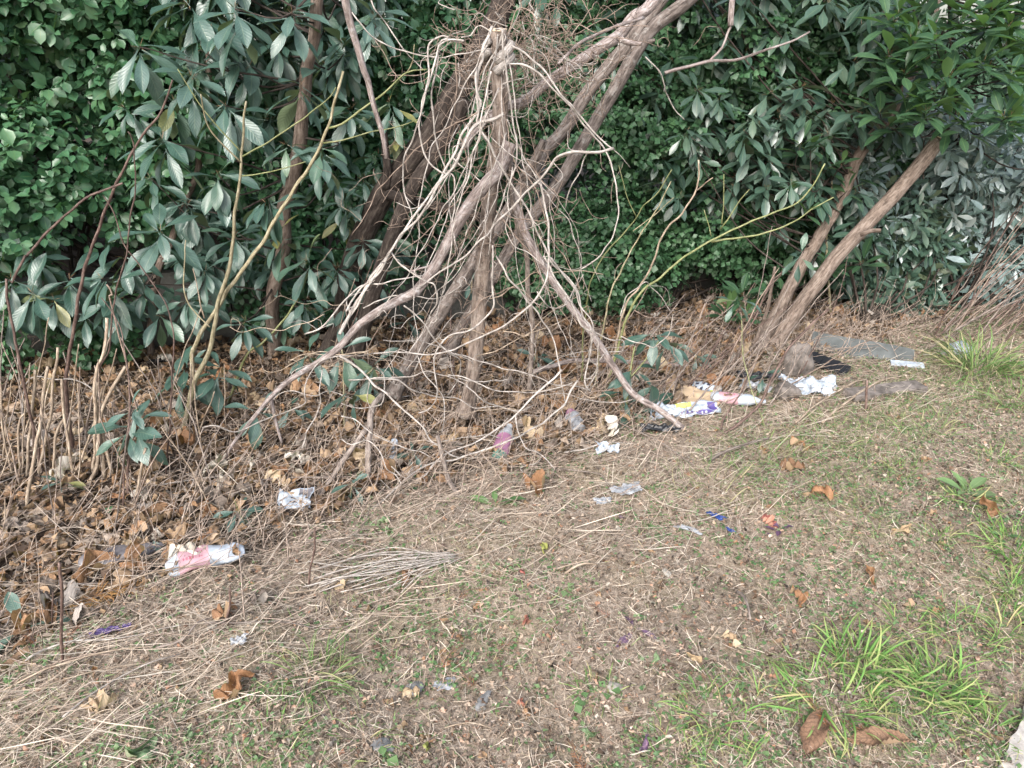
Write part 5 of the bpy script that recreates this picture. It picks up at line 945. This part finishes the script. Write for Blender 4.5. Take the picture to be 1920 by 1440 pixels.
for x, y, n, L, lab in [(1225, 1150, 60, .10, 'pale curled dry grass clump right of centre'), (1490, 1180, 90, .11, 'dry grass clump beside the broken twig'), (1430, 1060, 70, .12, 'tan dry grass clump below the pink leaf'), (1180, 905, 60, .2, 'loose dry grass with long stems over the clear film'), (1330, 975, 50, .12, 'dry grass around the blue scrap'),
                        (1040, 1370, 50, .12, 'bent dry grass clump at the bottom centre'), (1500, 790, 120, .18, 'dry grass mat below the wooden board'), (1650, 830, 120, .14, 'dry grass on the upper right verge'), (1260, 870, 120, .15, 'dry grass along the litter edge by the right pole tip'), (1780, 740, 150, .14, 'pale dry grass on the far right verge'),
                        (1880, 880, 90, .12, 'pale dry grass at the right edge'), (450, 1110, 80, .10, 'dry brown grass tuft below the pink labelled bottle'), (1560, 1060, 90, .10, 'dry grass in the clover patch'), (880, 1400, 50, .10, 'dry grass tuft at the bottom centre left'), (1690, 1420, 80, .12, 'dry grass beside the big ridged leaf'), (80, 1350, 100, .14, 'dry grass mat at the lower left corner'), (340, 1240, 90, .13, 'dry grass between the purple scrap and the tuft')]:
    dry_tuft(x, y, n, L, lab, rad=.06)

# loose dry stalks, each one a thing
def lay(p0, p1, w, mat, label, group, bow=0, lift=.006, name='dry_stalk', cat='stalk'):
    a, b = G(*p0), G(*p1); n = 5; L = []
    for k in range(n):
        t = k / (n - 1); q = a * (1 - t) + b * t; s = math.sin(math.pi * t); q = q + np.array([-(b - a)[1], (b - a)[0], 0]) * bow * s; q[2] = float(hgt(q[0], q[1])) + lift + .02 * s; L.append(q)
    return tag(MB().add(*tube(np.array(L), pr(w, L[0][1]), pr(w * .6, L[-1][1]), 6, .02, .0015, 0, .08)).build(name, M[mat], origin=L[0]), label, cat, group)
GD = 'pale stalks lying along the verge edge'
FAN = [((int(560 + 12 * k + rng.integers(0, 60)), int(1062 + (k * 37) % 62)), (int(790 + rng.integers(0, 80)), int(1042 + (k * 7) % 24)), 1.1, float(rng.normal(0, .07))) for k in range(16)]
for p0, p1, w, bw in FAN + [((590, 1095), (850, 1048), 1.8, .03), ((600, 1105), (848, 1052), 1.6, -.02), ((560, 1085), (845, 1046), 1.6, .05), ((620, 1112), (852, 1056), 1.4, .0), ((640, 1062), (850, 1050), 1.4, .04), ((570, 1110), (840, 1058), 1.6, -.04), ((600, 1120), (846, 1060), 1.4, .02), ((640, 1120), (856, 1058), 1.3, -.03)]:
    lay(p0, p1, w, 'vine', 'pale straw stalk of the fan lying below the low vines', GD, bw, .02)
for p0, p1, w, bw, lab in [((0, 1310), (290, 1222), 2.2, .02, 'long pale stalk lying at the lower left, upper one'), ((20, 1330), (310, 1250), 2, -.02, 'long pale stalk lying at the lower left, second one'), ((30, 1385), (165, 1305), 2, .03, 'short pale stalk at the lower left corner'), ((170, 1360), (240, 1345), 1.6, 0, 'short pale stalk in the lower left grass'),
                        ((0, 1160), (230, 1105), 3, .05, 'grey stalk lying before the smoky bottle'), ((150, 1130), (440, 1075), 2, .02, 'pale stalk lying below the pink labelled bottle'), ((1540, 800), (1690, 712), 2.6, .01, 'pinkish straight stalk leaning on the short stub at right'), ((1490, 800), (1626, 718), 2, .01, 'second straight stalk leaning on the short stub at right'),
                        ((1380, 1120), (1405, 1172), 4, .02, 'short weathered twig lying in the right foreground'), ((835, 1376), (925, 1378), 2.2, 0, 'straight tan stalk at the bottom centre'), ((935, 1395), (1065, 1370), 1.4, .2, 'curved pale stalk at the bottom centre'), ((1060, 1085), (1120, 1068), 3, 0, 'short white stalk on bare soil'),
                        ((590, 860), (870, 840), 2, .05, 'pale stalk lying under the vines'), ((1300, 720), (1440, 680), 2.4, -.05, 'tan stalk lying over the litter behind the card'), ((420, 930), (700, 905), 2, .04, 'grey stalk lying in the left litter'), ((205, 1080), (230, 1010), 1.6, 0, 'thin tan stalk by the smoky bottle'),
                        ((285, 1100), (240, 1010), 1.8, 0, 'tan stalk leaning beside the pink labelled bottle'), ((550, 1030), (760, 1070), 1.5, .1, 'thin curved grey stalk below the low vines'), ((1330, 870), (1440, 830), 3.4, .03, 'dark twig lying at the litter edge right of the pole tip'), ((1120, 780), (1300, 880), 1.6, -.03, 'thin dark twig by the crumpled white wipe')]:
    lay(p0, p1, w, 'cane' if 'twig' not in lab and 'grey' not in lab else 'stemgrey', lab, GD, bw, .02)
for k in range(190):
    e = rng.uniform(-.35, 1.5); t = rng.uniform(-.2, 5.2); c = EA + _ed * t + _en * e; L = rng.uniform(.12, .5); a = math.atan2(_ed[1], _ed[0]) + rng.normal(-.1, .6); d = np.array([math.cos(a), math.sin(a)])
    if wall_d(*c) > -.15 or abs(c[0]) > .5 + c[1] * .8 or c[1] < 1: continue
    pts = []
    for q in range(5): s = (q / 4 - .5) * L; xy_ = c + d * s + np.array([-d[1], d[0]]) * rng.normal(0, .02) ; pts.append((xy_[0], xy_[1], float(hgt(*xy_)) + .008 + rng.uniform(0, .03)))
    m = rng.choice(['cane', 'vine2', 'stemgrey', 'vine']); pts = np.array(pts)
    tag(MB().add(*tube(pts, rng.uniform(.0014, .004), .0012, 6, .02, .002, 0, .1)).build('dry_stalk', M[m], origin=pts[0]), f"{'long' if L > .3 else 'short'} {dict(cane='tan', vine2='brown', stemgrey='dark grey', vine='pale')[str(m)]} dry stalk " + zones(*c) + (' at the verge edge' if e < .15 else ''), 'stalk', 'loose dry stalks in the litter')

# dry feathery fronds
def frond(px, py, L, rz, label, mat='frond', n=16, w=.16):
    g = G(px, py); e = empty('dry_frond', tuple(g), label, 'frond'); d = np.array([math.cos(rz), math.sin(rz), 0]); sdn = np.array([-d[1], d[0], 0])
    pts = np.array([g + d * L * (t - .5) + [0, 0, .012 + .01 * math.sin(3 * t)] + sdn * .05 * L * math.sin(4 * t) for t in np.linspace(0, 1, 6)])
    MB().add(*tube(pts, .0016, .0008, 5, .01)).build('stem', M['stemred'], e)
    c = crom(pts, .004); mb = MB(); N_ = len(c); ks = np.repeat(np.arange(N_), 3); m = len(ks); side = rng.choice([-1, 1], m); t = ks / N_
    dd = d[None] * .8 + sdn[None] * side[:, None] + rng.normal(0, .25, (m, 3)); scatter(mb, T_straw, frames(dd, np.array([0, 0, 1.0]) + rng.normal(0, .3, (m, 3)), L * w * (1.15 - t) * rng.uniform(.6, 1.2, m), np.full(m, 2.2)), c[ks], rng.uniform(0, 1, m))
    mb.build('needles', M[mat], e)
for x, y, L, rz, lab in [(850, 1235, .10, 1.0, 'rusty dry conifer frond left of the foreground middle'), (870, 1270, .09, 2.2, 'rusty dry frond tip above the glass like film'), (962, 1218, .09, .2, 'flat orange frond in the foreground middle'), (1040, 1190, .07, 1.2, 'small rusty frond right of the red leaf'), (1085, 1430, .12, 2.0, 'rusty frond at the bottom edge'), (1530, 1335, .15, 1.9, 'large rust red frond over the big curled leaf'),
                         (1600, 1370, .12, 2.6, 'grey rust frond left of the big ridged leaf'), (60, 1190, .14, 2.3, 'rusty frond beside the tall cut stem'), (140, 1200, .12, 1.7, 'rusty frond right of the tall cut stem'), (130, 765, .16, 1.4, 'rust red frond by the red brown stem'), (880, 1120, .08, .7, 'small orange frond above the folded leaf'), (940, 1250, .05, 1.5, 'tiny orange frond in the foreground'), (1120, 1150, .08, 2.5, 'small rusty frond near the purple rosette')]: frond(x, y, L, rz, lab)
frond(230, 1120, .30, .35, 'large ochre frond lying below the crushed bottles', 'frond_y', 20, .22)
# weeds
def weed(px, py, n, L, mat, label, th=(70, 92), tp=None, name='weed_plant', grav=.15):
    g = G(px, py); e = empty(name, tuple(g), label, 'plant'); mb = MB(); whorls(mb, tp or T_mid, [g + [0, 0, .012]], [(0, 0, 1)], (n, n), L, th, grav, .006, .3); mb.build('leaves', M[mat], e)
    MB().add(*tube(np.array([g - [0, 0, .005], g + [0, 0, .006], g + [0, 0, .014]]), .003, .002, 6, .005)).build('stem', M['green_stem'], e)
weed(1190, 1182, 7, .09, 'purple', 'purple leaved rosette flat on the verge right of centre'); weed(1462, 995, 14, .045, 'purple', 'small spiky purple weed beside the pink leaf', (50, 90), T_lance)
weed(1100, 1320, 5, .03, 'weed', 'round leaved green weed in the foreground right of centre', (60, 92), T_ivy); weed(1140, 1300, 5, .035, 'weed', 'second round leaved weed beside the green blades', (60, 92), T_ivy); weed(1810, 925, 9, .09, 'weed', 'light green rosette weed on the right verge', (40, 90), T_lance)
weed(1060, 1110, 5, .03, 'weed', 'small green weed below the white stalk', (60, 92), T_ivy); weed(195, 975, 5, .07, 'ivy', 'glossy dark ivy leaves by the foot of the canes', (50, 90), T_ivy); weed(250, 1440, 4, .05, 'weed', 'green weed leaves at the bottom left', (60, 90)); weed(720, 1430, 5, .035, 'weed', 'dark green clover at the bottom edge, left of centre', (60, 90), T_ivy)
weed(930, 950, 8, .10, 'weed', 'pale green long leaved weed under the low vines', (50, 88), T_lance); weed(660, 900, 5, .06, 'ivy', 'dark green leaf cluster beside the short stump stem', (60, 92)); weed(1880, 1010, 6, .05, 'weed', 'green weed beside the right edge tuft', (50, 90), T_lance); weed(760, 915, 5, .05, 'ivy', 'dark green leaves under the white plastic piece', (60, 92)); weed(1090, 1350, 5, .025, 'weed', 'tiny round leaved weed by the light green leaf', (60, 92), T_ivy)
# stones
for k, (x, y, s, m, lab) in enumerate([(715, 1400, .03, 'slate', 'grey slate chip at the bottom left of centre'), (905, 1315, .03, 'slate', 'flat slate chip in the foreground middle'), (780, 1290, .03, 'slate', 'grey stone chip left of the film'), (1150, 1290, .028, 'stone', 'pale pebble in the foreground'), (400, 1180, .02, 'stone', 'small pebble by the dark cut stem'), (1250, 1075, .02, 'stone', 'small pebble on the bare soil')]):
    g = G(x, y); v = nrm(rng.normal(0, 1, (40, 3))); import bmesh
    bm = bmesh.new(); bmesh.ops.create_icosphere(bm, subdivisions=2, radius=1)
    ph = rng.uniform(0, 6, 3)
    for vt in bm.verts: f = 1 + .18 * math.sin(vt.co.x * 3 + ph[0]) + .14 * math.sin(vt.co.y * 4 + ph[1]); vt.co = Vector((vt.co.x * f * s, vt.co.y * f * s * .7, vt.co.z * f * s * .28))
    me = bpy.data.meshes.new('stone'); bm.to_mesh(me); bm.free(); me.materials.append(M[m]); o = bpy.data.objects.new('stone', me); COL.objects.link(o); o.location = (g[0], g[1], g[2] + s * .12); o.rotation_euler = (rng.normal(0, .15), rng.normal(0, .15), rng.uniform(0, 6)); tag(o, lab, 'stone')

# ------------------------------------------------------------------ rubbish
def crushed(name, px, py, L, Rr, rz, label, cat, body, parts, prof, flat=.55, bendy=.15, tiltx=0.0, lift=.0, crumple=.12):
    """crushed bottle along local x; parts: list of (name, mat, u0, u1) bands standing 0.8 mm proud"""
    g = G(px, py); e = empty(name, (g[0], g[1], g[2] + Rr * flat + lift), label, cat, rot=(0, 0, rz)); ph = rng.uniform(0, 6, 6)
    def surf(u, a, off):
        r = np.interp(u, [p[0] for p in prof], [p[1] for p in prof]) * Rr
        r = r * (1 + crumple * (np.sin(a * 3 + u * 9 + ph[0]) * .5 + np.sin(a * 2 - u * 17 + ph[1]) * .5 + .4 * np.abs(np.sin(u * 14 + a + ph[2])))) + off
        x = (u - .5) * L; y = r * np.cos(a) + bendy * L * (u - .5) ** 2 * 1.2; z = r * np.sin(a) * flat + tiltx * x
        return np.stack(np.broadcast_arrays(x, y, z), -1)
    def band(u0, u1, off, nu, caps):
        u = np.linspace(u0, u1, nu)[:, None]; a = np.linspace(0, 2 * np.pi, 28, endpoint=False)[None]; V = surf(u, a, off); i = np.arange(nu - 1)[:, None]; j = np.arange(28)[None]; j2 = (j + 1) % 28
        Qd = np.stack([i * 28 + j, i * 28 + j2, (i + 1) * 28 + j2, (i + 1) * 28 + j], -1).reshape(-1, 4)[:, ::-1]; V = V.reshape(-1, 3); T = None
        if caps:
            k = np.arange(28); k2 = (k + 1) % 28; c0, c1 = V[:28].mean(0), V[-28:].mean(0); V = np.vstack([V, c0, c1]); T = np.vstack([np.stack([k, k2, np.full(28, len(V) - 2)], -1), np.stack([(nu - 1) * 28 + k2, (nu - 1) * 28 + k, np.full(28, len(V) - 1)], -1)])
        return MB().add(V, Qd, T)
    def child(mb, n_, m_, sm=True):
        me = mb.mesh(n_, M[m_], sm); o = bpy.data.objects.new(n_, me); COL.objects.link(o); o.parent = e; return o
    child(band(0, 1, 0, 40, True), 'body', body)
    made = {}
    for n_, m_, u0, u1 in parts: made[n_] = child(band(u0, u1, .0009, 18, False), n_, m_)
    return e, surf, made
def marks(e, surf, rows, m='ink', parent=None, off=.0016):
    """small printed strokes on the label; rows: (u0, u1, a0, a1) strokes in label coordinates"""
    mb = MB()
    for u0, u1, a0, a1, th in rows:
        n = 4; u = np.linspace(u0, u1, n); a = np.linspace(a0, a1, n); du, da = (u1 - u0), (a1 - a0) * .35; l = math.hypot(du, da) + 1e-9; nu, na = -da / l * th, du / l * th / .35
        V = np.concatenate([surf(u + nu, a + na, off), surf(u - nu, a - na, off)]); k = np.arange(n - 1); mb.add(V, np.stack([k, k + 1, k + 1 + n, k + n], -1))
    me = mb.mesh('print', M[m], False); o = bpy.data.objects.new('print', me); COL.objects.link(o); o.parent = parent or e; return o
def glyphs(u0, u1, a, n, hh=.16):
    out = []
    for k in range(n):
        c = u0 + (u1 - u0) * (k + .5) / n; w = (u1 - u0) / n * .33
        for q in range(int(rng.integers(3, 5))):
            if rng.uniform() < .5: y = a + rng.uniform(-hh, hh); out.append((c - w, c + w, y, y, .0032))
            else: x = c + rng.uniform(-w, w); out.append((x, x + rng.normal(0, .003), a - hh, a + hh, .0032))
    return out
BP = [(0, .55), (.04, .95), (.12, 1), (.62, 1), (.72, .92), (.84, .6), (.9, .36), (1, .34)]
e, sf, md = crushed('plastic_bottle', 388, 1056, .235, .045, .40, 'crushed white bottle with a pink label on the leaf litter at lower left', 'bottle', 'white', [('label', 'pink', .17, .55)], [(0, .45), (.05, .8), (.14, 1), (.6, 1), (.78, .95), (.9, .75), (1, .4)], .55, -.15, crumple=.17)
marks(e, sf, glyphs(.22, .48, 2.0, 7, .13) + glyphs(.30, .48, 1.45, 4, .13) + glyphs(.36, .46, 1.0, 4, .07), 'ink', md['label'])
e, sf, md = crushed('plastic_bottle', 1382, 758, .25, .033, -.22, 'white bottle with a pink label among the rubbish at right', 'bottle', 'white', [('label', 'pink', .15, .50)], BP, .8, .02, crumple=.05)
marks(e, sf, glyphs(.22, .46, 1.9, 4, .13) + glyphs(.28, .36, 1.4, 2, .1), 'ink', md['label'])
crushed('plastic_bottle', 232, 1050, .25, .038, .42, 'smoky dark crushed bottle left of the pink labelled one', 'bottle', 'darkp', [('label', 'darkp', .3, .7)], BP, .55, .1, crumple=.22)
e, sf, md = crushed('plastic_bottle', 944, 850, .17, .034, 1.25, 'small bottle with magenta label upright in the orange leaves', 'bottle', 'film', [('label', 'magenta', .18, .62), ('base', 'greenp', .0, .14)], BP, .85, .02, .5, .02)
marks(e, sf, glyphs(.42, .58, 4.4, 3, .2), 'white', md['label']) 
e, sf, md = crushed('plastic_cup', 1078, 802, .11, .030, 1.9, 'small clear cup with a dark red rim in the litter', 'cup', 'film', [('rim', 'magenta', .78, .95)], [(0, .9), (.8, 1), (1, .8)], .8, .05, .3, .01, crumple=.2)
marks(e, sf, glyphs(.3, .6, 4.6, 3, .2), 'inkd')
crushed('plastic_tube', 738, 862, .09, .014, 1.55, 'small pale blue white plastic tube standing in the litter', 'plastic tube', 'white', [('cap', 'white', .55, .98)], [(0, .8), (.5, 1), (1, 1)], .9, .0, .7, .02, crumple=.03)
# sheets
def sheet(name, px, py, W_, H_, rz, mat, label, cat, amp=.012, lift=.01, tilt=(0, 0), nx=26, ny=18, ragged=.12, group=None, edgecurl=0, thick=True):
    g = G(px, py); x = np.linspace(-1, 1, nx)[None] * np.ones((ny, 1)); y = np.linspace(-1, 1, ny)[:, None] * np.ones((1, nx)); p = rng.uniform(0, 6, 8)
    rr = 1 + ragged * (np.sin(np.arctan2(y, x) * 3 + p[0]) + .6 * np.sin(np.arctan2(y, x) * 7 + p[1])); k = np.maximum(np.abs(x), np.abs(y)); f = 1 + (rr - 1) * k
    X_, Y_ = x * W_ / 2 * f, y * H_ / 2 * f
    Z_ = amp * (np.abs(np.sin(x * 3.1 + y * 2 + p[2])) + .7 * np.abs(np.sin(y * 4.3 - x * 1.5 + p[3])) + .4 * np.sin(x * 9 + p[4]) * np.sin(y * 8 + p[5])) + rng.normal(0, amp * .12, X_.shape) + edgecurl * x ** 2
    V = np.stack([X_, Y_, Z_ + tilt[0] * X_ + tilt[1] * Y_], -1).reshape(-1, 3); i = np.arange(ny - 1)[:, None]; j = np.arange(nx - 1)[None]
    Qd = np.stack([i * nx + j, i * nx + j + 1, (i + 1) * nx + j + 1, (i + 1) * nx + j], -1).reshape(-1, 4); n = len(V)
    mb = MB().add(V, Qd); me = mb.mesh(name, M[mat]); o = bpy.data.objects.new(name, me); COL.objects.link(o); o.location = (g[0], g[1], g[2] + lift); o.rotation_euler = (0, 0, rz)
    sm = o.modifiers.new('thickness', 'SOLIDIFY'); sm.thickness = .0008
    return tag(o, label, cat, group), V.reshape(ny, nx, 3)
def on_sheet(V, u, v, up=.0015):
    ny, nx = V.shape[:2]; a, b = (v * (ny - 1)), (u * (nx - 1)); i, j = min(int(a), ny - 2), min(int(b), nx - 2); f, g_ = a - i, b - j
    return V[i, j] * (1 - f) * (1 - g_) + V[i, j + 1] * (1 - f) * g_ + V[i + 1, j] * f * (1 - g_) + V[i + 1, j + 1] * f * g_ + [0, 0, up]
def print_on(o, V, quads, mat, name='print'):
    mb = MB()
    for u0, v0, u1, v1 in quads:
        n = 6; P_ = [[on_sheet(V, u0 + (u1 - u0) * a / n, v0 + (v1 - v0) * b / n) for a in range(n + 1)] for b in range(n + 1)]; P_ = np.array(P_).reshape(-1, 3)
        i = np.arange(n)[:, None]; j = np.arange(n)[None]; mb.add(P_, np.stack([i * (n + 1) + j, i * (n + 1) + j + 1, (i + 1) * (n + 1) + j + 1, (i + 1) * (n + 1) + j], -1).reshape(-1, 4))
    me = mb.mesh(name, M[mat]); c = bpy.data.objects.new(name, me); COL.objects.link(c); c.parent = o; return c
o, V = sheet('printed_card', 1318, 748, .14, .13, -.55, 'white', 'white printed card with black blocks and brown back beside the pink labelled bottle', 'card', .006, .03, (-.05, .35), ragged=.02, edgecurl=-.01)
print_on(o, V, [(.08 + .2 * a + rng.uniform(0, .03), .12 + .24 * b, .20 + .2 * a, .22 + .24 * b + rng.uniform(-.02, .05)) for a in range(3) for b in range(4)], 'inkd'); print_on(o, V, [(.68, .3, .88, .7)], 'lime', 'printed_patch')
sheet('cardboard_piece', 1306, 757, .20, .17, -.5, 'card', 'brown cardboard flap under the printed card', 'cardboard', .004, .02, (-.05, .2), ragged=.03)
o, V = sheet('plastic_packet', 1305, 776, .21, .065, .12, 'white', 'white packet with lime and navy print, long and crumpled', 'packet', .009, .02, (0, .5), ragged=.05, edgecurl=.0)
print_on(o, V, [(.03, .6, .40, .9)], 'lime', 'printed_patch'); print_on(o, V, [(.12, .06, .84, .26), (.76, .3, .94, .85)], 'navy', 'printed_band'); print_on(o, V, [(.2 + .09 * k, .11, .25 + .09 * k, .2) for k in range(6)], 'white')
for c in o.children:
    if c.name.startswith('print.') or c.name == 'print': c.location.z = .0012
sheet('plastic_packet', 1240, 784, .12, .085, .1, 'white', 'white and pink wrapper under the right pole', 'wrapper', .008, .03, (0, .35), ragged=.15)
o, V = sheet('plastic_packet', 1272, 784, .13, .05, -.1, 'white', 'low white wrapper strip before the lime packet', 'wrapper', .006, .02, (0, .3), ragged=.1); print_on(o, V, [(.05, .2, .35, .8)], 'magenta', 'printed_patch')
sheet('plastic_bag', 1518, 735, .23, .13, -.1, 'white', 'crumpled white plastic bag in the litter at right', 'bag', .028, .005, (0, .15), 44, 34, .16)
sheet('plastic_bag', 1415, 732, .13, .06, -.3, 'film', 'small crumpled white bag piece left of the large bag', 'bag', .018, .01, (0, .1), ragged=.16)
sheet('tissue', 1137, 850, .085, .05, -.3, 'white', 'crumpled white wipe below the right pole', 'tissue', .014, .012, (0, .2), ragged=.2)
sheet('plastic_film', 1175, 925, .11, .06, .4, 'film', 'thin clear plastic film pressed in the dry grass', 'film', .008, .012, ragged=.16); sheet('plastic_film', 1130, 945, .06, .035, .2, 'film', 'small clear film piece left of the larger film', 'film', .006, .01, ragged=.16)
sheet('plastic_film', 1290, 997, .08, .025, -.5, 'film', 'narrow clear film strip left of the blue scrap', 'film', .003, .01, ragged=.2); sheet('plastic_film', 835, 1285, .055, .035, .3, 'film', 'glassy clear film pressed in the soil at the lower centre', 'film', .002, .003, ragged=.15)
o, V = sheet('plastic_packet', 555, 948, .12, .09, .1, 'white', 'pale blue packet with dark print, half buried below the left pole', 'packet', .008, .02, (0, .3), ragged=.1); print_on(o, V, [(.35, .3, .55, .4), (.38, .5, .5, .58)], 'inkd'); print_on(o, V, [(.6, .62, .95, .95)], 'darkp', 'printed_patch')
sheet('blue_scrap', 1342, 974, .06, .022, -.75, 'blue', 'torn blue plastic strip on the verge, upper piece', 'plastic scrap', .004, .012, ragged=.2); sheet('blue_scrap', 1368, 1000, .03, .014, -.9, 'blue', 'tiny blue plastic scrap below the longer strip', 'plastic scrap', .003, .012, ragged=.25)
sheet('violet_scrap', 200, 1192, .075, .022, .35, 'violet', 'torn dark violet plastic scrap in the straw at left', 'plastic scrap', .006, .012, ragged=.16); sheet('violet_scrap', 240, 1180, .025, .016, .3, 'violet', 'small violet scrap right of the larger one', 'plastic scrap', .003, .012, ragged=.16)
sheet('plastic_film', 450, 1208, .04, .03, .3, 'film', 'tiny clear film by the dark cut stem', 'film', .006, .01, ragged=.16); sheet('black_scrap', 1235, 812, .14, .05, -.05, 'black', 'black plastic sheet piece under the right pole tip', 'plastic scrap', .014, .012, ragged=.2); sheet('black_scrap', 297, 683, .12, .04, .3, 'black', 'dark blue black scrap beside the thin brown trunk', 'plastic scrap', .01, .01, ragged=.25)
sheet('black_scrap', 1420, 715, .18, .06, -.1, 'black', 'black plastic behind the small white bag', 'plastic scrap', .02, .01, ragged=.25)
def boxy(name, px, py, dims, rot, mat, label, cat, lift=0, ribs=0):
    g = G(px, py); e = empty(name, (g[0], g[1], g[2] + dims[2] / 2 + lift), label, cat, rot=rot)
    import bmesh; bm = bmesh.new(); bmesh.ops.create_cube(bm, size=1)
    for v in bm.verts: v.co = Vector((v.co.x * dims[0], v.co.y * dims[1], v.co.z * dims[2]))
    bmesh.ops.subdivide_edges(bm, edges=bm.edges[:], cuts=5, use_grid_fill=True)
    for v in bm.verts: v.co += Vector((0, .02 * dims[1] * math.sin(v.co.x * 14), .05 * dims[2] * math.sin(v.co.x * 9 + v.co.y * 20)))
    bmesh.ops.bevel(bm, geom=[ed for ed in bm.edges if len(ed.link_faces) == 2 and ed.calc_face_angle(0) > .8], offset=.002, segments=1, affect='EDGES')
    me = bpy.data.meshes.new('body'); bm.to_mesh(me); bm.free(); me.materials.append(M[mat]); o = bpy.data.objects.new('body', me); COL.objects.link(o); o.parent = e
    for k in range(ribs):
        mb = MB(); box(mb, (-dims[0] / 2 + (k + .5) * dims[0] / ribs, 0, dims[2] / 2 + .003), dims[0] / ribs * .55, dims[1] * .9, .008); c = bpy.data.objects.new('rib', mb.mesh('rib', M[mat], False)); COL.objects.link(c); c.parent = e
    return e
boxy('grey_board', 1612, 668, (.52, .15, .02), (.55, .05, -.42), 'greyb', 'long flat grey board lying at the foot of the right shrubs', 'board', .02)
boxy('wooden_board', 1660, 735, (.42, .085, .03), (.05, .03, .30), 'wood', 'weathered wooden board half sunk in dry grass at right', 'board', -.008)
boxy('black_grate', 1550, 693, (.21, .08, .022), (.35, .15, -.75), 'black', 'black ribbed plastic piece behind the crumpled bag', 'plastic part', .02, 5)
boxy('grey_board', 1700, 688, (.16, .05, .01), (.2, .0, -.3), 'white', 'small pale plastic strip at the end of the grey board', 'plastic part', .01)
# mossy stump and pale stones
def rock(name, px, py, s, mat, label, cat, lift=0):
    g = G(px, py); import bmesh; bm = bmesh.new(); bmesh.ops.create_icosphere(bm, subdivisions=4, radius=1); ph = rng.uniform(0, 6, 6)
    for v in bm.verts:
        c = v.co; f = 1 + .12 * math.sin(c.x * 3 + ph[0]) + .1 * math.sin(c.y * 4 + ph[1] + c.z * 3) + .05 * math.sin(c.x * 9 + c.z * 8 + ph[2]) + .03 * math.sin(c.y * 17 + c.x * 13 + ph[3]); v.co = Vector((c.x * f * s[0], c.y * f * s[1], c.z * f * s[2]))
    me = bpy.data.meshes.new(name); bm.to_mesh(me); bm.free(); me.materials.append(M[mat]); [setattr(p_, 'use_smooth', True) for p_ in me.polygons]; o = bpy.data.objects.new(name, me); COL.objects.link(o); o.location = (g[0], g[1], g[2] + s[2] * .5 + lift); return tag(o, label, cat)
rock('rock', 1492, 700, (.07, .05, .11), 'wood', 'grey brown stump like stone behind the crumpled bag', 'rock'); rock('rock', 1795, 668, (.09, .06, .05), 'white', 'white lump beside the drooping grass clump', 'rock'); rock('rock', 1475, 745, (.06, .05, .05), 'wood', 'low grey stone left of the crumpled bag', 'rock')
